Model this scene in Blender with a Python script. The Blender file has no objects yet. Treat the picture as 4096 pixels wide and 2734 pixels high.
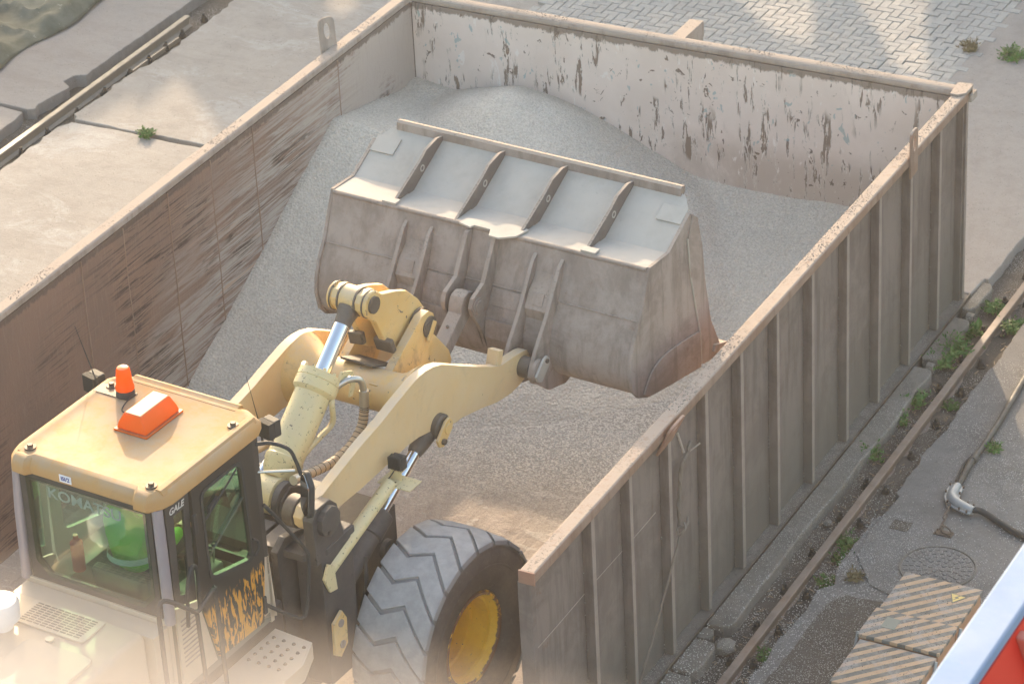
import bpy, bmesh, math, random
import numpy as np
from mathutils import Vector, Matrix, noise as mnoise

random.seed(7)
rng = np.random.default_rng(7)
S = bpy.context.scene
COL = S.collection
R = math.radians

# ------------------------------------------------------------------ camera
cam_d = bpy.data.cameras.new('camera')
cam = bpy.data.objects.new('camera', cam_d)
COL.objects.link(cam)
S.camera = cam
pitch, yaw, roll = 0.5187, -0.5113, -0.0533
cpos = Vector((9.2531, -24.9266, 14.789))
fwd = Vector((math.sin(yaw)*math.cos(pitch), math.cos(yaw)*math.cos(pitch), -math.sin(pitch)))
r0 = Vector((math.cos(yaw), -math.sin(yaw), 0)); u0 = r0.cross(fwd)
rt = r0*math.cos(roll) + u0*math.sin(roll); up = u0*math.cos(roll) - r0*math.sin(roll)
M = Matrix((rt, up, -fwd)).transposed().to_4x4(); M.translation = cpos
cam.matrix_world = M
cam_d.sensor_width = 36; cam_d.lens = 117.56
cam_d.clip_start = 0.05; cam_d.clip_end = 1000
cam_d.dof.use_dof = True; cam_d.dof.focus_distance = 21.5; cam_d.dof.aperture_fstop = 9.0

# ------------------------------------------------------------------ light
SUN_AZ = math.atan2(-0.54, 0.84)          # clockwise from +Y
SUN_EL = R(20.5)
w = bpy.data.worlds.new('World'); S.world = w; w.use_nodes = True
nt = w.node_tree; bg = nt.nodes['Background']
sky = nt.nodes.new('ShaderNodeTexSky'); sky.sky_type = 'NISHITA'; sky.sun_disc = False
sky.sun_elevation = SUN_EL; sky.sun_rotation = SUN_AZ; sky.dust_density = 3.0; sky.air_density = 1.2; sky.ozone_density = 1.0
nt.links.new(sky.outputs[0], bg.inputs[0]); bg.inputs[1].default_value = 0.15
sd = bpy.data.lights.new('sun', 'SUN'); sd.energy = 1.8; sd.angle = R(0.8); sd.color = (1.0, 0.84, 0.68)
sun = bpy.data.objects.new('sun', sd); COL.objects.link(sun)
sv = Vector((math.sin(SUN_AZ)*math.cos(SUN_EL), math.cos(SUN_AZ)*math.cos(SUN_EL), math.sin(SUN_EL)))
sun.rotation_euler = sv.to_track_quat('Z', 'Y').to_euler()
S.view_settings.view_transform = 'Standard'; S.view_settings.look = 'None'
S.view_settings.exposure = 1.95; S.view_settings.gamma = 1.0
S.view_settings.use_white_balance = True; S.view_settings.white_balance_temperature = 7750; S.view_settings.white_balance_tint = 8
S.render.engine = 'CYCLES'
S.cycles.max_bounces = 6; S.cycles.diffuse_bounces = 3; S.cycles.glossy_bounces = 3
S.cycles.transparent_max_bounces = 12; S.cycles.transmission_bounces = 4; S.cycles.volume_bounces = 0
S.cycles.use_denoising = True
S.cycles.denoising_prefilter = 'ACCURATE'
S.render.filter_size = 1.1

# ------------------------------------------------------------------ materials
def _mk(name):
    m = bpy.data.materials.new(name); m.use_nodes = True
    n = m.node_tree.nodes; l = m.node_tree.links
    b = n['Principled BSDF']
    return m, n, l, b

class NB:
    """small node builder"""
    def __init__(s, name):
        s.m, s.n, s.l, s.b = _mk(name)
        s.tc = s.n.new('ShaderNodeTexCoord').outputs['Object']
    def map(s, scale, rot=(0, 0, 0), loc=(0, 0, 0), src=None):
        k = s.n.new('ShaderNodeMapping'); k.inputs['Scale'].default_value = scale
        k.inputs['Rotation'].default_value = rot; k.inputs['Location'].default_value = loc
        s.l.new(src or s.tc, k.inputs[0]); return k.outputs[0]
    def noise(s, scale, detail=5, rough=.6, dist=0, src=None):
        k = s.n.new('ShaderNodeTexNoise'); k.inputs['Scale'].default_value = scale
        k.inputs['Detail'].default_value = detail; k.inputs['Roughness'].default_value = rough
        k.inputs['Distortion'].default_value = dist
        s.l.new(src or s.tc, k.inputs['Vector']); return k.outputs['Fac']
    def voro(s, scale, src=None, out='Distance', feature='F1'):
        k = s.n.new('ShaderNodeTexVoronoi'); k.feature = feature; k.inputs['Scale'].default_value = scale
        s.l.new(src or s.tc, k.inputs['Vector']); return k.outputs[out]
    def ramp(s, fac, a, b):
        k = s.n.new('ShaderNodeMapRange'); k.interpolation_type = 'SMOOTHSTEP'
        k.inputs[1].default_value = a; k.inputs[2].default_value = b
        s.l.new(fac, k.inputs[0]); return k.outputs[0]
    def math(s, op, a, b=None):
        k = s.n.new('ShaderNodeMath'); k.operation = op
        for i, v in enumerate((a, b)):
            if v is None: continue
            if isinstance(v, (int, float)): k.inputs[i].default_value = v
            else: s.l.new(v, k.inputs[i])
        return k.outputs[0]
    def mix(s, fac, a, b):
        k = s.n.new('ShaderNodeMix'); k.data_type = 'RGBA'
        for i, v in ((0, fac), (6, a), (7, b)):
            if isinstance(v, (int, float)): k.inputs[i].default_value = v
            elif isinstance(v, tuple): k.inputs[i].default_value = (*v, 1)
            else: s.l.new(v, k.inputs[i])
        return k.outputs[2]
    def sep(s, src=None):
        k = s.n.new('ShaderNodeSeparateXYZ'); s.l.new(src or s.tc, k.inputs[0]); return k.outputs
    def nz(s):
        k = s.n.new('ShaderNodeNewGeometry'); return s.sep(k.outputs['Normal'])[2]
    def bump(s, h, strength=.3, dist=.01):
        k = s.n.new('ShaderNodeBump'); k.inputs['Strength'].default_value = strength
        k.inputs['Distance'].default_value = dist; s.l.new(h, k.inputs['Height'])
        s.l.new(k.outputs[0], s.b.inputs['Normal'])
    def col(s, c):
        s.l.new(c, s.b.inputs['Base Color'])
    def rough(s, v, spec=None):
        if isinstance(v, (int, float)): s.b.inputs['Roughness'].default_value = v
        else: s.l.new(v, s.b.inputs['Roughness'])
        if spec is not None: s.b.inputs['Specular IOR Level'].default_value = spec

DUST = (.46, .40, .36)
def painted(name, base, alt=None, chip=None, chip_amt=.0, chip_scale=14, dust=.5, rough=.5, metal=0., bump=.15, scale=2.5, dustcol=DUST, spec=.4, grime=None, ga=.3):
    s = NB(name)
    alt = alt or tuple(c*.8 for c in base)
    n1 = s.noise(scale, 6, .65)
    c = s.mix(s.ramp(n1, .35, .68), base, alt)
    if grime:
        g = s.noise(scale*.9, 8, .75, .6, src=s.map((1, 1, 1), loc=(3.1, 7.7, 1.3)))
        c = s.mix(s.math('MULTIPLY', s.ramp(g, .53, .66), ga), c, grime)
    if chip:
        n2 = s.noise(chip_scale, 7, .7, .3, src=s.map((1, 1, 1), loc=(5.3, 1.7, 9.9)))
        k = s.ramp(n2, .70-chip_amt, .715-chip_amt)
        c = s.mix(k, c, chip)
    if dust > 0:
        d = s.noise(5, 8, .75, src=s.map((1, 1, 1), loc=(9, 2, 4)))
        up = s.ramp(s.nz(), .1, .9)
        k = s.math('MULTIPLY', s.math('ADD', s.math('MULTIPLY', up, .75), .25), s.math('MULTIPLY', s.ramp(d, .25, .62), dust))
        c = s.mix(k, c, dustcol)
    s.col(c)
    f = s.noise(70, 4, .6)
    s.bump(s.math('ADD', f, s.math('MULTIPLY', n1, 1.5)), bump, .004)
    s.b.inputs['Metallic'].default_value = metal
    s.rough(s.math('ADD', s.math('MULTIPLY', s.noise(9, 4), .25), rough-.1), spec)
    return s.m

def dusty_steel(name, pale, brown, streaks=True, low=None, z0=1.0):
    s = NB(name)
    n1 = s.noise(1.6, 8, .7, .4)
    c = s.mix(s.ramp(n1, .42, .60), pale, brown)
    st = s.noise(1.0, 6, .65, src=s.map((9, 9, 1.1)))
    c = s.mix(s.math('MULTIPLY', s.ramp(st, .46, .68), .6), c, tuple(x*.72 for x in brown))
    r = s.noise(6, 8, .8, src=s.map((1, 1, 1), loc=(4, 4, 4)))
    c = s.mix(s.math('MULTIPLY', s.ramp(r, .58, .70), .45), c, (.20, .11, .08))
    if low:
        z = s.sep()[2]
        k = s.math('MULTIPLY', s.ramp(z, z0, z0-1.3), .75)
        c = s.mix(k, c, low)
    d = s.noise(24, 5, .8)
    up_ = s.ramp(s.nz(), .3, .9)
    sp_ = s.noise(95, 3, .8)
    c = s.mix(s.math('MULTIPLY', s.ramp(sp_, .60, .70), .35), c, tuple(x*.45 for x in brown))
    c = s.mix(s.math('MULTIPLY', up_, s.ramp(d, .25, .5)), c, (.36, .30, .262))
    c = s.mix(s.math('MULTIPLY', up_, s.math('MULTIPLY', s.ramp(s.noise(45, 4, .8), .52, .64), s.ramp(s.noise(1.7, 3), .48, .6))), c, (.16, .14, .13))
    s.col(c)
    s.bump(s.math('ADD', s.noise(55, 5, .7), n1), .45, .006)
    s.rough(.95, .04)
    return s.m

def concrete(name, a, b, dark, wash=None, stretch=(1, 1, 1), speck=0, speckcol=(.55, .53, .5), grain=1.0):
    s = NB(name)
    n1 = s.noise(.55, 8, .65, .3)
    c = s.mix(s.ramp(n1, .35, .65), a, b)
    n2 = s.noise(1.0, 8, .75, src=s.map(tuple(2.4*x for x in stretch)))
    c = s.mix(s.math('MULTIPLY', s.ramp(n2, .44, .66), .7), c, dark)
    if wash:
        n3 = s.noise(1.0, 9, .8, .8, src=s.map((.9*stretch[0], .9*stretch[1], .9), loc=(3, 5, 1)))
        c = s.mix(s.math('MULTIPLY', s.ramp(n3, .50, .60), .55), c, wash)
    n4 = s.noise(38, 5, .75)
    c = s.mix(s.math('MULTIPLY', s.ramp(n4, .62, .72), .5), c, tuple(x*.5 for x in dark))
    n5 = s.noise(9, 9, .85)
    c = s.mix(s.math('MULTIPLY', s.ramp(n5, .42, .66), .45), c, dark)
    pit = s.math('MULTIPLY', s.ramp(s.voro(26), .16, .11), s.ramp(s.noise(4, 3), .47, .54))
    c = s.mix(s.math('MULTIPLY', pit, .8), c, tuple(x*.35 for x in dark))
    g = s.noise(120, 3, .7)
    c = s.mix(s.math('MULTIPLY', s.ramp(g, .3, .7), .35*grain), c, tuple(x*.62 for x in a))
    if speck:
        v = s.voro(75); m_ = s.noise(1.1, 5, .7, src=s.map((1, 1, 1), loc=(8, 1, 2)))
        c = s.mix(s.math('MULTIPLY', s.ramp(v, .30, .22), s.math('MULTIPLY', s.ramp(m_, .38, .62), speck)), c, speckcol)
    s.col(c)
    s.bump(s.math('ADD', s.math('ADD', s.noise(60, 5, .75), s.math('MULTIPLY', n2, 1.6)), s.math('MULTIPLY', n4, .8)), .5, .012)
    s.rough(.92, .15)
    return s.m

def simple(name, c, rough=.5, metal=0, bump=.0, bs=40, spec=.5, var=.12):
    s = NB(name)
    n = s.noise(6, 5, .6)
    s.col(s.mix(n, tuple(x*(1-var) for x in c), tuple(min(1, x*(1+var)) for x in c)))
    if bump: s.bump(s.noise(bs, 4), bump, .004)
    s.b.inputs['Metallic'].default_value = metal; s.rough(rough, spec)
    return s.m

M_ = {}
M_['yellow'] = painted('faded_yellow_paint', (.68, .43, .15), (.68, .48, .22), (.10, .075, .06), .075, 13, .55, .55, grime=(.22, .15, .10), ga=.6)
M_['yellow_arm'] = painted('dusty_tan_paint', (.66, .46, .235), (.66, .49, .28), (.17, .11, .08), .0, 15, .6, .6, grime=(.40, .30, .20), ga=.3)
M_['cyl'] = painted('pale_yellow_cylinder_paint', (.66, .54, .28), (.64, .54, .32), (.09, .07, .055), .092, 34, .25, .45, bump=.1, scale=1.4)
M_['roof'] = painted('cab_roof_paint', (.47, .26, .10), (.47, .28, .12), (.20, .12, .07), .015, 17, .95, .72, spec=.12, dustcol=(.40, .30, .21), scale=1.6, grime=(.24, .16, .10), ga=.35)
M_['cream'] = painted('cream_body_paint', (.50, .41, .31), (.46, .38, .29), (.15, .12, .10), -.01, 18, .4, .5)
M_['black'] = painted('dusty_black_paint', (.035, .033, .033), (.055, .05, .048), None, 0, 1, .35, .55, dustcol=(.25, .21, .19))
M_['frame'] = painted('oily_dark_frame', (.045, .042, .045), (.075, .068, .066), (.02, .018, .018), .05, 9, .32, .6, dustcol=(.24, .20, .185))
M_['grease'] = painted('greasy_dark_steel', (.07, .055, .045), (.12, .095, .08), (.03, .025, .02), .06, 12, .32, .6, dustcol=(.27, .22, .19), bump=.5)
M_['bucket'] = dusty_steel('dust_covered_bucket_steel', (.345, .29, .265), (.25, .205, .185))
M_['bucket_dark'] = dusty_steel('bare_gusset_steel', (.21, .18, .165), (.17, .14, .13))
M_['bucket_top'] = painted('dust_filled_bucket_plate', (.42, .385, .35), (.36, .33, .30), (.25, .22, .20), .02, 22, .6, .9, bump=.25, spec=.15, dustcol=(.46, .43, .40))
M_['chrome'] = simple('chrome_rod', (.72, .74, .78), .12, 1.0, var=.03)
M_['zinc'] = simple('zinc_fitting', (.50, .50, .48), .38, .9)
M_['hose'] = painted('tan_spiral_hose_wrap', (.56, .40, .25), (.50, .37, .24), (.2, .15, .1), .03, 20, .4, .6)
M_['rubberdark'] = simple('black_rubber', (.035, .035, .037), .7, 0, .3)
M_['bolt'] = simple('rusty_bolt', (.12, .09, .075), .6, .3, .3)
M_['pillar'] = simple('violet_grey_tube_paint', (.30, .27, .30), .45, .2)
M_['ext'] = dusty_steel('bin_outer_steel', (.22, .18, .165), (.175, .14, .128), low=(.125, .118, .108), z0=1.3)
M_['lip'] = dusty_steel('bin_rim_steel', (.33, .24, .20), (.30, .20, .155))
M_['lip_far'] = dusty_steel('bin_rim_dusty_steel', (.40, .345, .31), (.34, .285, .25))
M_['rib_lit_face'] = dusty_steel('skylit_rib_face', (.31, .255, .23), (.26, .21, .19), low=(.17, .16, .145))  # lighter steel colour with the sky light on the ribs painted in
M_['rust'] = painted('rusty_red_steel', (.33, .17, .12), (.26, .15, .11), (.12, .07, .05), .04, 12, .4, .8, bump=.5, spec=.2)
M_['rail'] = painted('worn_rail_steel', (.22, .14, .10), (.17, .12, .095), (.33, .19, .11), .03, 30, .25, .6, bump=.5)
M_['railL'] = painted('worn_rail_steel_pale', (.235, .195, .155), (.20, .165, .135), (.22, .13, .09), .03, 20, .25, .5, bump=.4)
M_['conc'] = concrete('yard_concrete', (.38, .345, .315), (.34, .31, .285), (.27, .24, .215), (.46, .45, .44), (.7, 1.2, 1))
M_['concL'] = concrete('far_left_concrete', (.31, .285, .27), (.29, .265, .25), (.24, .21, .2), None, (.4, 1.2, 1))
M_['sandy'] = concrete('sandy_concrete', (.35, .315, .295), (.33, .30, .28), (.27, .235, .215), None)
M_['yard'] = concrete('gritty_yard_concrete', (.235, .22, .21), (.20, .187, .18), (.15, .138, .13), None, speck=.8)
M_['kerb'] = concrete('old_kerb_concrete', (.24, .215, .19), (.20, .18, .16), (.14, .125, .11), (.29, .262, .24), speck=.6)
M_['dirt'] = concrete('gritty_dirt', (.15, .128, .11), (.115, .098, .085), (.075, .063, .056), None, speck=.95, grain=1.6)
M_['white_rail'] = simple('cream_white_enamel', (.38, .335, .312), 1.0, 0, .0, spec=0)
M_['galv'] = painted('galvanised_rim', (.20, .29, .46), (.26, .34, .50), (.35, .30, .25), -.01, 10, .2, .8, dustcol=(.32, .32, .34), spec=.08)
M_['red'] = simple('red_hopper_paint', (.66, .018, .008), .45, var=.05)
M_['redrib'] = painted('faded_red_paint', (.55, .10, .07), (.5, .09, .06), None, 0, 1, .2, .5)
M_['brick'] = concrete('grey_paving_brick', (.44, .42, .395), (.39, .37, .35), (.31, .29, .275), None)
M_['brick2'] = concrete('light_paving_brick', (.48, .445, .41), (.43, .40, .37), (.34, .31, .285), None)
M_['joint'] = concrete('sand_joint', (.21, .19, .175), (.18, .165, .15), (.13, .12, .11), None)
M_['tarp'] = painted('olive_tarpaulin', (.06, .068, .045), (.11, .115, .09), (.20, .21, .19), .05, 10, .12, .7, dustcol=(.24, .24, .22), bump=.7)
M_['leaf'] = simple('weed_leaf', (.055, .15, .02), .6, var=.4)
M_['leafdry'] = simple('dry_weed_leaf', (.17, .13, .06), .8, var=.4)
M_['wood'] = simple('wood_splinter', (.27, .20, .14), .8, var=.3)
M_['grit'] = simple('pale_grit', (.50, .485, .46), .8, var=.2)
M_['grit_dark'] = simple('dark_crumb', (.09, .085, .08), .9, var=.3)
M_['crumb'] = simple('grey_brown_crumbs', (.25, .22, .195), .95, var=.5)
M_['clip'] = simple('black_rail_clip', (.028, .026, .026), .75, .2, .5)
M_['cable'] = painted('dusty_black_cable', (.03, .029, .028), (.05, .047, .044), None, 0, 1, .5, .6, dustcol=(.17, .155, .14))
M_['alu'] = painted('cast_aluminium', (.30, .33, .36), (.38, .39, .40), (.28, .18, .12), .02, 12, .4, .5, metal=.4, dustcol=(.4, .37, .34))
M_['plate'] = simple('grey_green_plate', (.20, .215, .19), .7)
M_['rope'] = painted('frayed_grey_rope', (.17, .135, .11), (.12, .10, .085), None, 0, 1, .3, .9, bump=.8)
M_['orange_box'] = painted('orange_box_side', (.46, .24, .14), (.42, .21, .12), (.2, .12, .08), .0, 20, .3, .55)
M_['sticker'] = simple('white_sticker', (.70, .72, .76), .5)
M_['ink'] = simple('blue_ink', (.03, .06, .30), .5)
M_['frost'] = simple('frosted_green_print', (.20, .27, .23), .6)
M_['decalwhite'] = simple('silver_lettering', (.55, .55, .55), .4)
M_['interior'] = simple('cab_interior_plastic', (.16, .16, .14), .8)
M_['interior2'] = simple('cab_interior_grey', (.42, .42, .38), .8)
M_['hivis'] = simple('hi_vis_green_cloth', (.14, .58, .03), .8)
M_['reflective'] = simple('reflective_tape', (.6, .66, .7), .4)
M_['skin'] = simple('skin', (.50, .27, .19), .55)
M_['hair'] = simple('dark_hair', (.03, .022, .018), .7)
M_['trouser'] = simple('dark_trousers', (.04, .045, .06), .85)
M_['shade_wall'] = concrete('shadow_wall_grey', (.3, .3, .3), (.27, .27, .27), (.2, .2, .2))  # grey for the added shadow-casting wall

def _orange(name, col, rough=.35):
    s = NB(name)
    s.b.inputs['Base Color'].default_value = (*col, 1)
    s.b.inputs['Subsurface Weight'].default_value = 0
    s.b.inputs['Transmission Weight'].default_value = .0
    n = s.noise(7, 6, .7)
    up_ = s.ramp(s.nz(), .55, .95)
    c = s.mix(s.math('MULTIPLY', up_, s.math('ADD', s.math('MULTIPLY', s.ramp(n, .3, .6), .35), .4)), col, (.56, .27, .16))
    s.rough(rough)
    tr = s.n.new('ShaderNodeBsdfTranslucent'); mx = s.n.new('ShaderNodeMixShader'); mx.inputs[0].default_value = .5
    s.col(c); s.l.new(c, tr.inputs[0])
    out = s.n['Material Output']
    s.l.new(s.b.outputs[0], mx.inputs[1]); s.l.new(tr.outputs[0], mx.inputs[2]); s.l.new(mx.outputs[0], out.inputs[0])
    return s.m
M_['amber'] = _orange('amber_plastic', (.85, .20, .02))
M_['amber2'] = _orange('amber_beacon_plastic', (.98, .20, .012), .25)

def _glass(name, tint, refl=.12):
    m, n, l, b = _mk(name)
    n.remove(b)
    t = n.new('ShaderNodeBsdfTransparent'); t.inputs[0].default_value = (*tint, 1)
    g = n.new('ShaderNodeBsdfGlossy'); g.inputs['Roughness'].default_value = .06
    g.inputs[0].default_value = (.9, 1, .95, 1)
    fr = n.new('ShaderNodeFresnel'); fr.inputs[0].default_value = 1.5
    ad = n.new('ShaderNodeMath'); ad.operation = 'ADD'; ad.inputs[1].default_value = refl; l.new(fr.outputs[0], ad.inputs[0])
    ge = n.new('ShaderNodeNewGeometry'); iv = n.new('ShaderNodeMath'); iv.operation = 'SUBTRACT'; iv.inputs[0].default_value = 1; l.new(ge.outputs['Backfacing'], iv.inputs[1])
    mu = n.new('ShaderNodeMath'); mu.operation = 'MULTIPLY'; l.new(ad.outputs[0], mu.inputs[0]); l.new(iv.outputs[0], mu.inputs[1])
    mx = n.new('ShaderNodeMixShader'); l.new(mu.outputs[0], mx.inputs[0]); l.new(t.outputs[0], mx.inputs[1]); l.new(g.outputs[0], mx.inputs[2])
    l.new(mx.outputs[0], n['Material Output'].inputs[0]); return m
M_['glass'] = _glass('green_tinted_glass', (.66, .81, .72), .11)
M_['mirrorglass'] = simple('mirror_glass', (.75, .78, .76), .03, 1, var=.01)

def _tyre():
    s = NB('grey_worn_rubber')
    x, y_, z = s.sep()
    rad = s.math('SQRT', s.math('ADD', s.math('MULTIPLY', y_, y_), s.math('MULTIPLY', z, z)))
    k = s.ramp(rad, .700, .745)
    n = s.noise(8, 8, .7)
    tread = s.mix(s.ramp(n, .3, .7), (.42, .41, .415), (.32, .315, .32))
    tread = s.mix(s.math('MULTIPLY', s.ramp(rad, .775, .755), .75), tread, (.23, .225, .225))
    side = s.mix(s.ramp(s.noise(3, 6, .7), .35, .7), (.10, .083, .075), (.16, .13, .115))
    c = s.mix(k, side, tread)
    c = s.mix(s.math('MULTIPLY', s.ramp(s.noise(22, 6, .8), .55, .75), .4), c, (.30, .27, .25))
    s.col(c); s.bump(s.math('ADD', s.noise(60, 5, .7), n), .35, .005); s.rough(.8, .25); return s.m
M_['tyre'] = _tyre()
def _rim():
    s = NB('rusting_yellow_rim')
    x, y_, z = s.sep()
    rad = s.math('SQRT', s.math('ADD', s.math('MULTIPLY', y_, y_), s.math('MULTIPLY', z, z)))
    n = s.noise(7, 8, .75, .5)
    a = s.math('ADD', s.ramp(rad, .315, .345), s.math('MULTIPLY', n, .75))
    c = s.mix(s.ramp(n, .4, .6), (.86, .50, .03), (.80, .44, .025))
    c = s.mix(s.ramp(a, 1.28, 1.36), c, (.17, .075, .035))
    c = s.mix(s.math('MULTIPLY', s.ramp(s.noise(30, 6, .7), .64, .68), 1), c, (.10, .06, .04))
    s.col(c); s.bump(n, .3, .006); s.rough(.5, .4); return s.m
M_['rim'] = _rim()

def _leftwall():
    s = NB('scraped_rusty_wall')
    x, y_, z = s.sep()
    lo = s.noise(1.3, 6, .6, .5)
    c = s.mix(s.ramp(lo, .35, .65), (.255, .16, .125), (.21, .14, .115))
    # where goods rub the wall it turns pale, more so further in and lower down
    yy = s.math('ADD', s.math('MULTIPLY', s.math('ADD', y_, 5.2), .42), s.math('MULTIPLY', s.math('SUBTRACT', 1.35, z), .75))
    pale = s.ramp(s.math('ADD', yy, s.math('MULTIPLY', lo, .9)), .45, 1.55)
    h1 = s.noise(1.0, 7, .72, 1.0, src=s.map((2, .9, 22), rot=(R(4), 0, 0)))
    c = s.mix(s.math('MULTIPLY', pale, s.ramp(h1, .40, .58)), c, (.42, .385, .36))
    c = s.mix(s.math('MULTIPLY', s.ramp(yy, -.9, .2), s.math('MULTIPLY', s.ramp(h1, .58, .68), .6)), c, (.46, .29, .20))
    msk = s.math('MULTIPLY', s.ramp(yy, -.9, -.05), s.ramp(s.noise(1.1, 4, .5, .3, src=s.map((1, 1, 1), loc=(2, 8, 5))), .36, .56))
    for k, (rx, sc, off, th) in enumerate(((2, 20, 1.3, .575), (-16, 26, 4.7, .60), (7, 38, 8.1, .57), (30, 24, 3.3, .63))):
        hh = s.noise(1.0, 5, .6, 1.6, src=s.map((2, .9, sc), rot=(R(rx), 0, 0), loc=(off, off, off)))
        c = s.mix(s.math('MULTIPLY', s.math('MULTIPLY', s.ramp(hh, th, th+.05), msk), .95), c, (.06, .04, .034))
    ar = s.noise(1.0, 4, .6, 3.0, src=s.map((2, 2.2, 7), rot=(R(35), 0, 0), loc=(5, 5, 5)))
    c = s.mix(s.math('MULTIPLY', s.math('MULTIPLY', s.ramp(ar, .66, .69), msk), .6), c, (.12, .075, .06))
    # dust rubbed into the far end
    c = s.mix(s.math('MULTIPLY', s.ramp(y_, -2.6, -.9), s.ramp(s.noise(2.2, 6, .7), .3, .5)), c, (.44, .38, .345))
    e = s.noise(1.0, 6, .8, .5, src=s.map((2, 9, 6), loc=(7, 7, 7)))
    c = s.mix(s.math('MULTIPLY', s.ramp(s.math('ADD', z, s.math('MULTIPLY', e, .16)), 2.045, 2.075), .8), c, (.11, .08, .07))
    fine = s.noise(1.0, 4, .7, src=s.map((2, 60, 4)))
    c = s.mix(s.math('MULTIPLY', s.ramp(fine, .5, .7), .3), c, (.33, .25, .215))
    s.col(c); s.bump(s.math('ADD', s.noise(40, 5, .7), h1), .5, .008); s.rough(.8, .25); return s.m
M_['wall_left'] = _leftwall()
def _backwall():
    s = NB('dust_caked_scarred_wall')
    x, y_, z = s.sep()
    n = s.noise(1.3, 7, .65, .3)
    c = s.mix(s.ramp(n, .35, .65), (.70, .61, .56), (.64, .55, .50))
    c = s.mix(s.math('MULTIPLY', s.ramp(z, 1.35, 1.0), s.math('MULTIPLY', s.math('MULTIPLY', s.ramp(n, .3, .5), .6), s.ramp(x, -3.6, -2.4))), c, (.36, .285, .245))
    st = s.noise(1.0, 6, .7, .35, src=s.map((16, 2, 2.4)))
    mk = s.ramp(s.noise(1.0, 3, .6, .2, src=s.map((1.5, 1, 1.1), loc=(3.3, 2, 7.1))), .46, .54)
    k1 = s.math('MULTIPLY', s.ramp(st, .555, .58), mk)
    c = s.mix(s.math('MULTIPLY', s.ramp(st, .53, .555), s.math('MULTIPLY', mk, .6)), c, (.70, .66, .62))
    c = s.mix(s.math('MULTIPLY', k1, .85), c, (.15, .10, .075))
    sp = s.noise(1.0, 4, .7, 1.2, src=s.map((7, 2, 4.5), rot=(0, R(25), 0), loc=(6, 1, 2)))
    c = s.mix(s.math('MULTIPLY', s.ramp(sp, .635, .65), .85), c, (.13, .09, .07))
    sp2 = s.noise(1.0, 4, .7, .8, src=s.map((9, 2, 3.5), rot=(0, R(-20), 0), loc=(1, 1, 9)))
    c = s.mix(s.math('MULTIPLY', s.ramp(sp2, .64, .66), .7), c, (.74, .70, .67))
    te = s.noise(1.0, 3, .7, .5, src=s.map((8, 2, 5), loc=(2, 2, 2)))
    c = s.mix(s.math('MULTIPLY', s.ramp(te, .66, .68), .7), c, (.25, .36, .38))
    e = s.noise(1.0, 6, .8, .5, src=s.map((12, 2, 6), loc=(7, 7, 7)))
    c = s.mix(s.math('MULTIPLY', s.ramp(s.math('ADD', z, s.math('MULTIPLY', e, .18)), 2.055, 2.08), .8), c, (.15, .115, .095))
    s.col(c); s.bump(s.math('ADD', s.noise(55, 5, .7), s.math('MULTIPLY', k1, -2)), .4, .006); s.rough(.88, .15); return s.m
M_['wall_back'] = _backwall()

def _gravel():
    s = NB('fine_grey_gravel')
    v = s.voro(95, out='Color'); vx = s.sep(v)[0]
    n = s.noise(1.2, 6, .6)
    base = s.mix(s.ramp(n, .35, .65), (.56, .495, .425), (.62, .55, .475))
    c = s.mix(s.ramp(vx, .15, .9), s.mix(.26, base, (.22, .20, .185)), s.mix(.28, base, (.66, .63, .59)))
    c = s.mix(s.math('MULTIPLY', s.ramp(s.voro(24, out='Distance'), .12, .07), .3), c, (.65, .62, .58))
    s.col(c)
    h = s.math('ADD', s.voro(42), s.math('MULTIPLY', s.noise(22, 4, .7), .7))
    s.bump(h, .8, .016); s.rough(.95, .1); return s.m
M_['gravel'] = _gravel()
def _floor():
    s = NB('tyre_worked_dusty_floor')
    n = s.noise(1.1, 8, .7, .6)
    c = s.mix(s.ramp(n, .35, .65), (.47, .405, .37), (.42, .36, .325))
    t = s.noise(1.0, 7, .7, 1.2, src=s.map((4.5, 1.3, 1), rot=(0, 0, R(62))))
    c = s.mix(s.math('MULTIPLY', s.ramp(t, .45, .7), .5), c, (.26, .215, .19))
    p = s.noise(1.0, 6, .7, 1.0, src=s.map((3.2, 8, 1), rot=(0, 0, R(-18)), loc=(4, 2, 0)))
    c = s.mix(s.math('MULTIPLY', s.ramp(p, .56, .64), .75), c, (.60, .56, .53))
    g = s.noise(75, 4, .8)
    c = s.mix(s.math('MULTIPLY', s.ramp(g, .45, .7), .5), c, (.22, .195, .18))
    yy = s.sep()[1]
    gm = s.ramp(s.math('ADD', yy, s.math('MULTIPLY', s.noise(1.3, 6, .7), 1.6)), -4.5, -3.1)
    vx = s.sep(s.voro(75, out='Color'))[0]
    c = s.mix(gm, c, s.mix(s.ramp(vx, .15, .9), (.34, .31, .285), (.62, .575, .53)))
    s.col(c)
    s.bump(s.math('ADD', s.math('ADD', s.math('MULTIPLY', t, 2.4), s.math('MULTIPLY', p, 1.2)), s.math('MULTIPLY', s.noise(30, 6, .8), .8)), .8, .03)
    s.rough(.95, .1); return s.m
M_['floor'] = _floor()

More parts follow.
